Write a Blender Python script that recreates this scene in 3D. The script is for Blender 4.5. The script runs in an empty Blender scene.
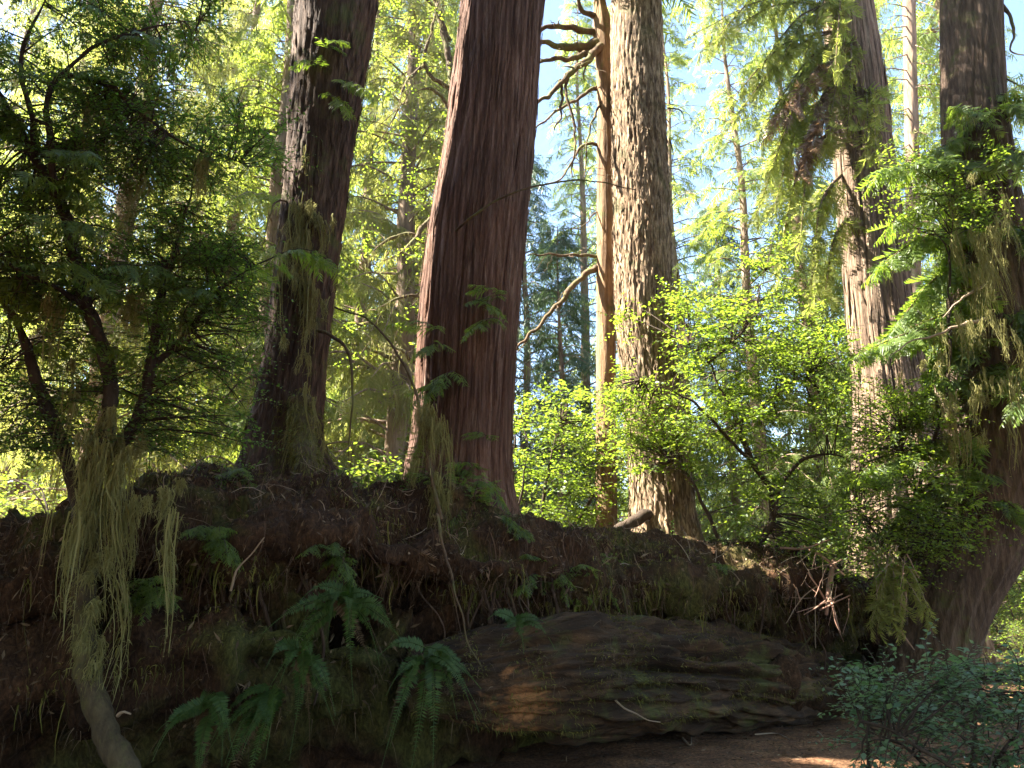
import bpy, math, random
import numpy as np
from math import radians as R, sin, cos, pi

rng = np.random.default_rng(11)
random.seed(11)
scene = bpy.context.scene
col = scene.collection

# ------------------------------------------------------------------ camera
PITCH = R(15.0); FPX = 773.0; CAM = np.array([0.0, 0.0, 1.3])
cam_d = bpy.data.cameras.new('camera'); cam = bpy.data.objects.new('camera', cam_d); col.objects.link(cam)
cam.location = CAM; cam.rotation_euler = (pi/2 + PITCH, 0, 0)
cam_d.sensor_width = 36; cam_d.lens = FPX/1024*36; cam_d.clip_start = 0.05; cam_d.clip_end = 2000
scene.camera = cam

# ------------------------------------------------------------------ light
SUN_EL = R(50); SUN_AZ_FROM = R(180)          # the sun stands to the left (-x)
sd = np.array([cos(SUN_EL)*cos(SUN_AZ_FROM), cos(SUN_EL)*sin(SUN_AZ_FROM), sin(SUN_EL)])
w = bpy.data.worlds.new('World'); scene.world = w; w.use_nodes = True
nt = w.node_tree
bg = nt.nodes['Background']; sky = nt.nodes.new('ShaderNodeTexSky')
sky.sky_type = 'NISHITA'; sky.sun_disc = False
sky.sun_elevation = SUN_EL; sky.sun_rotation = math.atan2(sd[0], sd[1])
sky.air_density = 1.0; sky.dust_density = .5; sky.ozone_density = 1.6
nt.links.new(sky.outputs[0], bg.inputs[0]); bg.inputs[1].default_value = 0.061
sl = bpy.data.lights.new('sun', 'SUN'); so = bpy.data.objects.new('sun', sl); col.objects.link(so)
sl.energy = 5.0; sl.angle = R(0.5); sl.color = (1.0, 0.93, 0.80)
from mathutils import Vector
so.rotation_euler = Vector(sd).to_track_quat('Z', 'Y').to_euler()
scene.view_settings.view_transform = 'Standard'; scene.view_settings.look = 'None'
scene.view_settings.gamma = 1.0; scene.view_settings.exposure = 3.32
HAZE = .0005
scene.cycles.volume_bounces = 0
scene.cycles.max_bounces = 6; scene.cycles.diffuse_bounces = 3; scene.cycles.glossy_bounces = 2
scene.cycles.transmission_bounces = 4; scene.cycles.transparent_max_bounces = 4
scene.cycles.sample_clamp_indirect = 6.0

# ------------------------------------------------------------------ helpers
FW = np.array([0, cos(PITCH), sin(PITCH)]); UP = np.array([0, -sin(PITCH), cos(PITCH)]); RT = np.array([1.0, 0, 0])
def at(px, py, Y):
    """world point seen at a pixel, Y metres ahead"""
    d = FW + (px-512)/FPX*RT - (py-384)/FPX*UP
    return CAM + d*((Y-CAM[1])/d[1])
def mpp(px, py, Y):
    d = FW + (px-512)/FPX*RT - (py-384)/FPX*UP
    return ((Y-CAM[1])/d[1])/FPX

_perm = np.random.default_rng(3).permutation(256); _perm = np.concatenate([_perm, _perm, _perm])
_grad = np.random.default_rng(4).normal(size=(256, 3)); _grad /= np.linalg.norm(_grad, axis=1)[:, None]
def noise(P):
    P = np.asarray(P, float); I = np.floor(P).astype(int); f = P-I; I &= 255
    u = f*f*f*(f*(f*6-15)+10)
    def g(dx, dy, dz):
        h = _perm[_perm[_perm[(I[..., 0]+dx) & 255]+((I[..., 1]+dy) & 255)]+((I[..., 2]+dz) & 255)]
        return (_grad[h]*(f-np.array([dx, dy, dz]))).sum(-1)
    L = lambda a, b, t: a+(b-a)*t
    x0 = L(L(g(0,0,0), g(1,0,0), u[..., 0]), L(g(0,1,0), g(1,1,0), u[..., 0]), u[..., 1])
    x1 = L(L(g(0,0,1), g(1,0,1), u[..., 0]), L(g(0,1,1), g(1,1,1), u[..., 0]), u[..., 1])
    return L(x0, x1, u[..., 2])*1.6
def fbm(P, o=4):
    P = np.asarray(P, float); s = 0; a = 1.0
    for i in range(o):
        s = s+a*noise(P*2**i+17.3*i); a *= .5
    return s

def unit(v):
    v = np.asarray(v, float); return v/(np.linalg.norm(v, axis=-1, keepdims=True)+1e-9)
def frames(d, up):
    """columns: direction, side, normal"""
    d = unit(d); s = unit(np.cross(up, d)); n = np.cross(d, s)
    return np.stack([d, s, n], -1)
def rand_dirs(n, zs=1.0):
    v = rng.normal(size=(n, 3)); v[:, 2] *= zs; return unit(v)

def spline(P, step):
    P = np.asarray(P, float); d = np.r_[0, np.cumsum(np.linalg.norm(np.diff(P[:, :3], axis=0), axis=1))]
    n = max(3, int(d[-1]/step)+1); t = np.linspace(0, d[-1], n)
    m = np.gradient(P, d, axis=0) if len(P) > 2 else np.tile((P[1]-P[0])/d[-1], (2, 1))
    i = np.clip(np.searchsorted(d, t, 'right')-1, 0, len(P)-2); h = (d[i+1]-d[i])[:, None]; s = ((t-d[i])[:, None])/h
    return ((2*s**3-3*s**2+1)*P[i] + (s**3-2*s**2+s)*h*m[i] + (-2*s**3+3*s**2)*P[i+1] + (s**3-s**2)*h*m[i+1])

class Geo:
    def __init__(s): s.V = []; s.Q = []; s.n = 0
    def add(s, V, Q):
        V = np.asarray(V, float).reshape(-1, 3); Q = np.asarray(Q, int).reshape(-1, 4)
        s.V.append(V); s.Q.append(Q+s.n); s.n += len(V); return s
    def inst(s, proto, Rm, T, S):
        pv, pq = proto; m = len(T)
        if m == 0: return s
        S = np.asarray(S, float)
        S = S.reshape(-1, 1, 1) if S.ndim <= 1 else S.reshape(-1, 1, 3)
        S = np.broadcast_to(S, (m, 1, S.shape[-1]))
        V = np.einsum('mij,mkj->mki', Rm, pv[None]*S)+np.asarray(T)[:, None, :]
        Q = pq[None]+(np.arange(m)*len(pv))[:, None, None]
        return s.add(V, Q)
    def tube(s, P, r, k=6, cap=True):
        P = np.asarray(P, float); r = np.broadcast_to(np.asarray(r, float), (len(P),))
        t = unit(np.gradient(P, axis=0)); ref = np.array([.31, .92, .24]) if abs(t[:, 2]).mean() > .6 else np.array([.1, .15, 1.0])
        a = unit(np.cross(t, ref)); b = np.cross(t, a)
        th = np.arange(k)*2*pi/k
        V = P[:, None]+r[:, None, None]*(np.cos(th)[None, :, None]*a[:, None]+np.sin(th)[None, :, None]*b[:, None])
        i = np.arange(len(P)-1)[:, None]*k; j = np.arange(k)[None]; j2 = (j+1) % k
        Q = np.stack([i+j, i+j2, i+k+j2, i+k+j], -1)
        return s.add(V, Q)
    def build(s, name, mat, parent=None, smooth=False):
        V = np.concatenate(s.V); Q = np.concatenate(s.Q)
        if parent is not None: V = V-np.array(parent_base[parent.name])
        me = bpy.data.meshes.new(name)
        me.vertices.add(len(V)); me.vertices.foreach_set('co', V.astype(np.float32).ravel())
        me.loops.add(Q.size); me.loops.foreach_set('vertex_index', Q.astype(np.int32).ravel())
        me.polygons.add(len(Q)); me.polygons.foreach_set('loop_start', (np.arange(len(Q))*4).astype(np.int32))
        if smooth: me.polygons.foreach_set('use_smooth', np.ones(len(Q), bool))
        me.update(calc_edges=True)
        me.materials.append(mat)
        o = bpy.data.objects.new(name, me); col.objects.link(o)
        if parent is not None:
            o.parent = parent; parent_base[o.name] = parent_base[parent.name]
        return o
parent_base = {}
def thing(name, label, cat, loc, group=None):
    o = bpy.data.objects.new(name, None); col.objects.link(o); o.location = loc; o.empty_display_size = .2
    o['label'] = label; o['category'] = cat
    if group: o['group'] = group
    parent_base[o.name] = tuple(loc); return o
def dup(root, loc, rotz, scale, label):
    r = root.copy(); col.objects.link(r); r.location = loc; r.rotation_euler = (0, 0, rotz); r.scale = (scale,)*3; r['label'] = label
    for ch in list(root.children):
        c = ch.copy(); col.objects.link(c); c.parent = r
    return r

# ------------------------------------------------------------------ materials
def newmat(name):
    m = bpy.data.materials.new(name); m.use_nodes = True; return m, m.node_tree, m.node_tree.nodes, m.node_tree.links
def ramp(n, l, src, stops):
    r = n.new('ShaderNodeValToRGB'); l.new(src, r.inputs[0])
    while len(r.color_ramp.elements) < len(stops): r.color_ramp.elements.new(.5)
    for e, (p, c) in zip(r.color_ramp.elements, stops): e.position = p; e.color = (*c, 1)
    return r.outputs[0]
def tex(n, l, co, scale, detail=4, rough=.55, dist=0.0, mp=(1, 1, 1)):
    m = n.new('ShaderNodeMapping'); m.inputs['Scale'].default_value = mp; l.new(co, m.inputs[0])
    t = n.new('ShaderNodeTexNoise'); t.inputs['Scale'].default_value = scale; t.inputs['Detail'].default_value = detail
    t.inputs['Roughness'].default_value = rough; t.inputs['Distortion'].default_value = dist
    l.new(m.outputs[0], t.inputs['Vector']); return t.outputs['Fac']
def mixc(n, l, fac, a, b, mode='MIX'):
    m = n.new('ShaderNodeMix'); m.data_type = 'RGBA'; m.blend_type = mode
    if isinstance(fac, (int, float)): m.inputs[0].default_value = fac
    else: l.new(fac, m.inputs[0])
    for k, v in ((6, a), (7, b)):
        if isinstance(v, tuple): m.inputs[k].default_value = (*v, 1)
        else: l.new(v, m.inputs[k])
    return m.outputs[2]
def leaf_mat(name, cols, trans, tfac=.5, rough=.45, spec=.4, patch=1.5):
    """cols: three leaf colours from dark to light, trans: colour of light coming through"""
    m, t, n, l = newmat(name); n.clear()
    out = n.new('ShaderNodeOutputMaterial'); geo = n.new('ShaderNodeNewGeometry'); tc = n.new('ShaderNodeTexCoord')
    c = ramp(n, l, geo.outputs['Random Per Island'], [(0.0, cols[0]), (.55, cols[1]), (1.0, cols[2])])
    p = n.new('ShaderNodeBsdfPrincipled'); p.inputs['Roughness'].default_value = rough
    p.inputs['Specular IOR Level'].default_value = spec; l.new(c, p.inputs['Base Color'])
    tr = n.new('ShaderNodeBsdfTranslucent')
    c2 = mixc(n, l, .45, trans, c); 
    k = n.new('ShaderNodeMix'); k.data_type = 'RGBA'; k.blend_type = 'MIX'; l.new(geo.outputs['Random Per Island'], k.inputs[0])
    k.inputs[6].default_value = (trans[0]*.65, trans[1]*.8, trans[2]*.7, 1); k.inputs[7].default_value = (*trans, 1)
    l.new(k.outputs[2], tr.inputs[0])
    mx = n.new('ShaderNodeMixShader'); mx.inputs[0].default_value = tfac
    l.new(p.outputs[0], mx.inputs[1]); l.new(tr.outputs[0], mx.inputs[2]); l.new(mx.outputs[0], out.inputs[0])
    return m
def bark_mat(name, stops, xy=9.0, z=0.8, fine=40.0, bump=.6, moss=0.0, mosscol=(.13, .14, .04), rough=.9, pale=None, along=None, patch=None):
    m, t, n, l = newmat(name); p = n['Principled BSDF']; tc = n.new('ShaderNodeTexCoord'); co = tc.outputs['Object']; ma = (xy, xy, z); mb = (fine, fine, fine*.13)
    if along is not None:      # lying wood: grain runs along a horizontal direction
        rm = n.new('ShaderNodeMapping'); rm.inputs['Rotation'].default_value = (0, 0, -along); l.new(co, rm.inputs[0]); co = rm.outputs[0]; ma = (z, xy, xy); mb = (fine*.13, fine, fine)
    a = tex(n, l, co, 1.0, 6, .6, .35, ma)
    b = tex(n, l, co, 1.0, 5, .65, .1, mb)
    big = tex(n, l, co, 1.3, 3)
    mm = n.new('ShaderNodeMath'); mm.operation = 'MULTIPLY_ADD'; l.new(b, mm.inputs[0]); mm.inputs[1].default_value = .45
    l.new(a, mm.inputs[2]); ms = n.new('ShaderNodeMath'); ms.operation = 'SUBTRACT'; l.new(mm.outputs[0], ms.inputs[0]); ms.inputs[1].default_value = .22
    c = ramp(n, l, ms.outputs[0], stops)
    cb = ramp(n, l, big, [(.3, (.72, .72, .72)), (.7, (1.2, 1.15, 1.1))])
    c = mixc(n, l, 1.0, c, cb, 'MULTIPLY')
    if pale:
        g = tex(n, l, co, 2.2, 6, .7, .6, (1.4, 1.4, .5)); f = ramp(n, l, g, [(.52, (0, 0, 0)), (.66, (.7, .7, .7))]); c = mixc(n, l, f, c, pale)
    if patch:
        pc_, rad, pcol = patch; ds = n.new('ShaderNodeVectorMath'); ds.operation = 'DISTANCE'; l.new(tc.outputs['Object'], ds.inputs[0]); ds.inputs[1].default_value = pc_
        wv = n.new('ShaderNodeMath'); wv.operation = 'MULTIPLY_ADD'; l.new(a, wv.inputs[0]); wv.inputs[1].default_value = .9; l.new(ds.outputs['Value'], wv.inputs[2])
        f = ramp(n, l, wv.outputs[0], [(.45+rad-.12, (1, 1, 1)), (min(.99, .45+rad+.08), (0, 0, 0))]); c = mixc(n, l, f, c, ramp(n, l, b, [(.3, tuple(x*.35 for x in pcol)), (.65, pcol)]))
    if moss:
        g = tex(n, l, co, 2.6, 6, .7, .4); f = ramp(n, l, g, [(.62-moss*.3, (0, 0, 0)), (.74-moss*.3, (.9, .9, .9))])
        mcol = ramp(n, l, b, [(.3, tuple(x*.5 for x in mosscol)), (.7, mosscol)])
        c = mixc(n, l, f, c, mcol)
    l.new(c, p.inputs['Base Color']); p.inputs['Roughness'].default_value = rough; p.inputs['Specular IOR Level'].default_value = .25
    bp = n.new('ShaderNodeBump'); bp.inputs['Strength'].default_value = bump; bp.inputs['Distance'].default_value = .03
    l.new(mm.outputs[0], bp.inputs['Height']); l.new(bp.outputs[0], p.inputs['Normal'])
    return m
def fibre_mat(name, cols, rough=.85, trans=None):
    m, t, n, l = newmat(name); geo = n.new('ShaderNodeNewGeometry'); p = n['Principled BSDF']
    c = ramp(n, l, geo.outputs['Random Per Island'], [(i/(len(cols)-1), cc) for i, cc in enumerate(cols)])
    l.new(c, p.inputs['Base Color']); p.inputs['Roughness'].default_value = rough; p.inputs['Specular IOR Level'].default_value = .2
    if trans:
        tr = n.new('ShaderNodeBsdfTranslucent'); tr.inputs[0].default_value = (*trans, 1)
        mx = n.new('ShaderNodeMixShader'); mx.inputs[0].default_value = .35; l.new(p.outputs[0], mx.inputs[1]); l.new(tr.outputs[0], mx.inputs[2])
        l.new(mx.outputs[0], n['Material Output'].inputs[0])
    return m
def soil_mat(name, moss=0.0, tone=1.0):
    m, t, n, l = newmat(name); p = n['Principled BSDF']; tc = n.new('ShaderNodeTexCoord'); co = tc.outputs['Object']
    a = tex(n, l, co, 3.0, 8, .65, .3); b = tex(n, l, co, 38.0, 6, .7, .5, (1, 1, .5)); d = tex(n, l, co, 1.1, 4)
    T = tone
    c = ramp(n, l, b, [(.3, (.022*T, .014*T, .009*T)), (.5, (.075*T, .043*T, .024*T)), (.62, (.13*T, .075*T, .04*T)), (.75, (.22*T, .15*T, .085*T))])
    c2 = ramp(n, l, a, [(.35, (.55, .5, .5)), (.65, (1.25, 1.1, 1.0))]); c = mixc(n, l, 1.0, c, c2, 'MULTIPLY')
    if moss:
        f = ramp(n, l, d, [(.62-moss*.25, (0, 0, 0)), (.72-moss*.2, (.75, .75, .75))])
        mc = ramp(n, l, b, [(.35, (.03, .035, .01)), (.65, (.11, .12, .03))]); c = mixc(n, l, f, c, mc)
    l.new(c, p.inputs['Base Color']); p.inputs['Roughness'].default_value = .95; p.inputs['Specular IOR Level'].default_value = .15
    s = n.new('ShaderNodeMath'); s.operation = 'ADD'; l.new(a, s.inputs[0]); l.new(b, s.inputs[1])
    bp = n.new('ShaderNodeBump'); bp.inputs['Strength'].default_value = .8; bp.inputs['Distance'].default_value = .04
    l.new(s.outputs[0], bp.inputs['Height']); l.new(bp.outputs[0], p.inputs['Normal'])
    return m

M = {}
M['huckle'] = leaf_mat('huckleberry_leaf', [(.055, .10, .018), (.085, .14, .022), (.12, .17, .03)], (.34, .44, .035), .52)
M['dark_leaf'] = leaf_mat('shaded_leaf', [(.04, .085, .02), (.065, .12, .028), (.10, .15, .035)], (.22, .36, .04), .5)
M['hemlock'] = leaf_mat('hemlock_needles', [(.045, .08, .02), (.08, .12, .025), (.11, .155, .032)], (.32, .42, .04), .5)
M['far_green'] = leaf_mat('sunny_conifer_needles', [(.065, .105, .025), (.10, .14, .03), (.14, .16, .045)], (.44, .49, .07), .52, .55, .2)
M['blue_green'] = leaf_mat('cool_conifer_needles', [(.04, .075, .04), (.06, .10, .05), (.09, .125, .055)], (.13, .2, .07), .4)
M['pale_gold'] = leaf_mat('pale_old_sprays', [(.11, .12, .03), (.16, .16, .045), (.2, .18, .075)], (.46, .45, .10), .52, .6, .15)
M['brown_dead'] = leaf_mat('dead_brown_sprays', [(.10, .055, .03), (.16, .09, .05), (.24, .16, .10)], (.22, .12, .05), .3)
M['olive'] = leaf_mat('olive_cedar_sprays', [(.07, .095, .025), (.11, .125, .035), (.15, .15, .055)], (.42, .44, .08), .6, .6, .15)
M['dead_frond'] = leaf_mat('withered_frond', [(.06, .038, .02), (.10, .065, .035), (.16, .11, .06)], (.16, .10, .04), .3, .7, .1)
M['salal'] = leaf_mat('cool_leaf', [(.06, .12, .055), (.10, .17, .085), (.14, .21, .11)], (.2, .32, .1), .4, .4, .5)
M['fern'] = leaf_mat('fern_pinnae', [(.03, .065, .012), (.05, .09, .017), (.08, .12, .028)], (.13, .22, .03), .4, .5, .35)
M['moss'] = fibre_mat('hanging_moss', [(.14, .13, .045), (.22, .205, .075), (.32, .30, .13)], .9, (.3, .28, .1))
M['moss_dark'] = fibre_mat('green_moss', [(.07, .075, .014), (.13, .13, .026), (.2, .18, .045)], .9)
M['root'] = fibre_mat('fine_roots', [(.035, .02, .012), (.075, .042, .024), (.13, .08, .05)], .85)
M['needle'] = fibre_mat('needle_litter', [(.035, .024, .015), (.09, .06, .035), (.22, .155, .095)], .85)
M['twig'] = fibre_mat('dry_twigs', [(.16, .11, .075), (.25, .18, .12), (.34, .27, .2)], .8)
M['red_root'] = fibre_mat('broken_red_roots', [(.22, .11, .07), (.3, .17, .12), (.36, .24, .18)], .8)
M['tan_bark'] = bark_mat('tan_dead_bark', [(.25, (.07, .04, .022)), (.5, (.2, .125, .068)), (.8, (.36, .25, .15))], 22, 2.5, 70, .8, .2)
M['stem'] = bark_mat('shrub_stem', [(.2, (.02, .014, .01)), (.6, (.06, .042, .03)), (.9, (.12, .09, .065))], 30, 8, 60, .4)
M['limb'] = bark_mat('limb_bark', [(.2, (.035, .022, .014)), (.6, (.12, .078, .045)), (.9, (.24, .17, .10))], 16, 5, 50, .5, .45, (.15, .15, .05))
M['cedar'] = bark_mat('red_cedar_bark', [(.22, (.035, .017, .012)), (.45, (.11, .056, .038)), (.60, (.18, .105, .078)), (.80, (.34, .24, .19))], 26, .5, 110, 1.0)
M['dark_bark'] = bark_mat('dark_furrowed_bark', [(.22, (.022, .014, .010)), (.5, (.07, .043, .030)), (.8, (.16, .11, .08))], 24, 3.0, 80, 1.0, .3, (.10, .105, .035))
M['plate_bark'] = bark_mat('grey_plated_bark', [(.28, (.04, .025, .016)), (.46, (.15, .10, .06)), (.60, (.33, .245, .16)), (.80, (.5, .4, .29))], 26, 4.5, 80, 1.0, .25, (.12, .11, .05))
M['shade_bark'] = bark_mat('brown_mossy_bark', [(.22, (.03, .018, .012)), (.5, (.085, .056, .040)), (.8, (.19, .135, .10))], 22, 1.0, 80, 1.0, .2, (.10, .10, .03))
M['grey_cedar'] = bark_mat('weathered_cedar_bark', [(.28, (.035, .022, .015)), (.46, (.14, .095, .065)), (.62, (.25, .185, .13)), (.82, (.40, .32, .24))], 20, .45, 70, 1.0)
M['mossy'] = bark_mat('moss_covered_bark', [(.2, (.03, .022, .012)), (.5, (.075, .055, .03)), (.9, (.14, .11, .06))], 20, 8, 60, .9, .42, (.15, .14, .045))
M['rotten'] = bark_mat('rotten_log_wood', [(.25, (.013, .008, .005)), (.48, (.034, .019, .010)), (.65, (.075, .042, .021)), (.85, (.16, .09, .044))], 12, 2.2, 46, 1.0, .34, (.085, .09, .024), along=.72, patch=((-1.72, -1.28, .10), .2, (.42, .19, .075)))
M['far_bark'] = bark_mat('sunny_bark', [(.25, (.08, .05, .035)), (.5, (.2, .14, .10)), (.8, (.34, .27, .2))], 10, 1.5, 30, .6, .2)
M['soil'] = soil_mat('bank_duff', .5, .66)
M['ground'] = soil_mat('forest_floor', .0, 2.2)

# ------------------------------------------------------------------ foliage prototypes
LEAF = (np.array([[0, 0, 0], [.40, -.25, .07], [1, 0, -.07], [.45, 0, 0], [.40, .25, .07]]), np.array([[0, 1, 2, 3], [0, 3, 2, 4]]))
NARROW = (np.array([[0, 0, 0], [.4, -.12, .02], [1, 0, -.06], [.4, .12, .02]]), np.array([[0, 1, 2, 3]]))
def frond_proto(seed, droop=.25, width=.035, n=15, side=.38, seg=2, ragged=.25):
    """a flat conifer spray: main axis along x with side shoots both ways"""
    r = np.random.default_rng(seed); g = Geo()
    def strip(p0, d, L, wd, dr):
        t = np.linspace(0, 1, seg+1)
        c = p0+np.outer(t*L, d)+np.outer(-dr*L*t**2, [0, 0, 1])
        s = unit(np.cross([0, 0, 1.0], d)); ww = wd*np.array([.55]+[1]*(seg-1)+[.15])[:seg+1]
        tw = np.array([0, 0, 1])*r.uniform(-.5, .5)
        V = np.empty((2*(seg+1), 3)); V[0::2] = c-ww[:, None]/2*(s+tw); V[1::2] = c+ww[:, None]/2*(s+tw)
        i = np.arange(seg)*2; g.add(V, np.stack([i, i+2, i+3, i+1], -1))
    ax = lambda t: np.array([t, .06*sin(t*5+seed), -droop*t*t])
    P = [ax(t) for t in np.linspace(0, 1, 5)]
    for a, b in zip(P[:-1], P[1:]): strip(a, unit(b-a), np.linalg.norm(b-a)*1.05, width*.7, 0)
    for i in range(n):
        t = .06+.94*i/n+r.uniform(-.02, .02)
        for sg in (-1, 1):
            if r.random() < ragged*.6: continue
            L = (side*(1-t)**.75+.07)*r.uniform(.65, 1.15)*min(1, .35+t*3)
            an = R(52+r.uniform(-12, 12)); d = unit([cos(an), sg*sin(an), -.12+r.uniform(-.25, .1)-2*droop*t*.4])
            strip(ax(t), d, L, width*r.uniform(.75, 1.25), droop*.9+r.uniform(0, .25))
    return np.concatenate(g.V), np.concatenate(g.Q)
HEM = [frond_proto(i, .18, .042, 15, .40) for i in range(4)]
CED = [frond_proto(10+i, .55, .045, 12, .42) for i in range(4)]
FAR = [frond_proto(20+i, .35, .085, 10, .44, 1) for i in range(4)]
FARH = [frond_proto(30+i, .2, .08, 11, .44, 1) for i in range(4)]

def scatter_fronds(g, protos, T, D, S, flat=.25):
    T = np.asarray(T); D = np.asarray(D); S = np.broadcast_to(S, (len(T),)); k = rng.integers(0, len(protos), len(T))
    up = unit(np.array([0, 0, 1.0])+rng.normal(size=(len(T), 3))*flat)
    F = frames(D, up)
    for i, p in enumerate(protos):
        q = k == i
        if q.any(): g.inst(p, F[q], T[q], S[q])
def bough(gf, gw, path, r0, fsize, spacing=.10, protos=HEM, spread=1.0, hang=.2, start=.15, k=5, fl=.25):
    """a limb along a path with flat sprays on both sides"""
    P = spline(np.asarray(path, float), .06); n = len(P)
    gw.tube(P, np.linspace(r0, r0*.18, n), k)
    L = np.linalg.norm(np.diff(P, axis=0), axis=1).sum(); m = max(4, int(L/spacing))
    t = start+(1-start)*(np.arange(m)+rng.uniform(0, .8, m))/m; t = np.clip(t, 0, .999)
    i = (t*(n-1)).astype(int); T = P[i]; tan = unit(np.gradient(P, axis=0))[i]
    side = unit(np.cross(tan, [0, 0, 1.0]))*np.where(np.arange(m) % 2, 1, -1)[:, None]
    D = unit(tan*rng.uniform(.4, 1.0, m)[:, None]+side*spread*rng.uniform(.5, 1.1, m)[:, None]+np.array([0, 0, -1.0])*(hang*rng.uniform(.2, 1.6, m))[:, None])
    scatter_fronds(gf, protos, T, D, fsize*rng.uniform(.6, 1.15, m)*(1-.35*t), fl)
    scatter_fronds(gf, protos, P[-2:-1], tan[-1:], np.array([fsize*.8]), fl)
def leafy_twigs(gl, gw, T, D, L, size, spacing=.028, proto=LEAF, flat=.35, wr=.0022, droop=.15):
    """many twigs at once: leaves set alternately along each"""
    T = np.asarray(T); D = unit(D); L = np.broadcast_to(L, (len(T),)); nl = np.maximum(3, (L/spacing).astype(int)); mx = nl.max()
    side = unit(np.cross(D, np.array([0, 0, 1.0])+rng.normal(size=D.shape)*.05))
    bend = rng.normal(size=(len(T), 1))*.25
    tt = np.linspace(0, 1, 4)
    P = T[:, None]+D[:, None]*(L[:, None]*tt)[..., None]+side[:, None]*(bend*L[:, None]*tt**2)[..., None]-np.array([0, 0, 1.0])*(droop*L[:, None]*tt**2)[..., None]
    wv = np.array([0, 0, wr])[None, None]; sv = side[:, None]*wr
    V = np.stack([P-sv, P+sv, P+wv], 2).reshape(len(T), 12, 3)
    q = np.array([[a*3+b, a*3+(b+1) % 3, a*3+3+(b+1) % 3, a*3+3+b] for a in range(3) for b in range(3)])
    gw.add(V, q[None]+(np.arange(len(T))*12)[:, None, None])
    j = np.arange(mx); ok = j[None] < nl[:, None]; t = (j[None]+.6)/nl[:, None]
    C = T[:, None]+D[:, None]*(L[:, None]*t)[..., None]+side[:, None]*(bend*L[:, None]*t**2)[..., None]-np.array([0, 0, 1.0])*(droop*L[:, None]*t**2)[..., None]
    sg = np.where(j % 2, 1.0, -1.0)[None, :, None]
    LD = D[:, None]*.55+side[:, None]*sg+rng.normal(size=C.shape)*.28; LD[..., 2] -= .12
    C = C[ok]; LD = LD[ok]
    plane = (np.array([0, 0, 1.0])+rng.normal(size=D.shape)*flat*.8)[:, None]+0*(D[:, None]+t[..., None])
    up = unit(plane[ok]+rng.normal(size=C.shape)*.22)
    gl.inst(proto, frames(LD, up), C, size*rng.uniform(.5, 1.25, len(C))*np.broadcast_to(1.1-.4*t, ok.shape)[ok])
def moss_strands(g, T, L, wd=.006, sway=.12, seg=5, tail=.3, hair=0):
    """hanging threads of moss"""
    T = np.asarray(T); m = len(T); L = np.broadcast_to(L, (m,)); t = np.linspace(0, 1, seg+1)
    ph = rng.uniform(0, 6.28, (m, 1)); am = sway*L[:, None]*rng.uniform(.2, 1, (m, 1))
    a = rng.uniform(0, 6.28, m); s = np.stack([np.cos(a), np.sin(a)*.6, 0*a], -1)
    P = T[:, None]-np.array([0, 0, 1.0])*(L[:, None]*t)[..., None]
    P[..., 0] += am*np.sin(ph+t*3.5)-am*np.sin(ph); P[..., 1] += am*np.cos(ph*1.7+t*3)-am*np.cos(ph*1.7)
    ww = wd*(1-t*(1-tail))*rng.uniform(.5, 1.4, (m, 1))
    V = np.stack([P-s[:, None]*ww[..., None], P+s[:, None]*ww[..., None]], 2).reshape(m, -1, 3)
    i = np.arange(seg)*2; q = np.stack([i, i+2, i+3, i+1], -1)
    g.add(V, q[None]+(np.arange(m)*2*(seg+1))[:, None, None])
    if hair:
        k = rng.integers(0, m, m*hair); j = rng.integers(0, seg, m*hair); f = rng.random((m*hair, 1)); H = P[k, j]*(1-f)+P[k, j+1]*f
        N = rng.normal(size=H.shape)*np.array([1, 1, .3]); fuzz(g, H, unit(N), np.minimum(.06, .012+.12*L[k]*rng.random(m*hair)), wd*.6, 1.4)
def moss_bundles(g, c, sd, n, L, wd=.004, hair=6, per=11):
    """wisps of moss: threads that start together and draw to a point"""
    nb = max(2, n//per); A = np.asarray(c)+rng.normal(size=(nb, 3))*np.asarray(sd); Lb = rng.gamma(2.2, L/2.0, nb)
    b = np.repeat(np.arange(nb), per); m = len(b); seg = 6; t = np.linspace(0, 1, seg+1)
    ln = Lb[b]*rng.uniform(.35, 1.0, m); ph = rng.uniform(0, 6.28, (nb, 1))[b]+rng.normal(size=(m, 1))*.35; am = (.055*Lb*rng.uniform(.2, 1.2, nb))[b][:, None]
    off = rng.normal(size=(m, 3))*np.array([.022, .022, .02])*(.5+Lb[b][:, None]); jig = np.cumsum(rng.normal(size=(m, seg+1, 3)), axis=1)*.0065
    P = (A[b])[:, None]+off[:, None]*(1-.75*t)[None, :, None]-np.array([0, 0, 1.0])*(ln[:, None]*t)[..., None]+jig*np.array([1, 1, .3])
    P[..., 0] += am*(np.sin(ph+t*4)-np.sin(ph)); P[..., 1] += am*(np.cos(ph*1.7+t*3)-np.cos(ph*1.7))
    a = rng.uniform(0, 6.28, m); sv = np.stack([np.cos(a), np.sin(a)*.6, 0*a], -1); ww = wd*(1-.75*t)*rng.uniform(.5, 1.5, (m, 1))
    V = np.stack([P-sv[:, None]*ww[..., None], P+sv[:, None]*ww[..., None]], 2).reshape(m, -1, 3); i = np.arange(seg)*2; q = np.stack([i, i+2, i+3, i+1], -1)
    g.add(V, q[None]+(np.arange(m)*2*(seg+1))[:, None, None])
    k = rng.integers(0, m, m*hair); j = rng.integers(0, seg, m*hair); f = rng.random((m*hair, 1)); H = P[k, j]*(1-f)+P[k, j+1]*f
    fuzz(g, H, unit(rng.normal(size=H.shape)*np.array([1, 1, .5])), rng.uniform(.012, .055, m*hair), wd*.5, 1.2)
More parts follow.
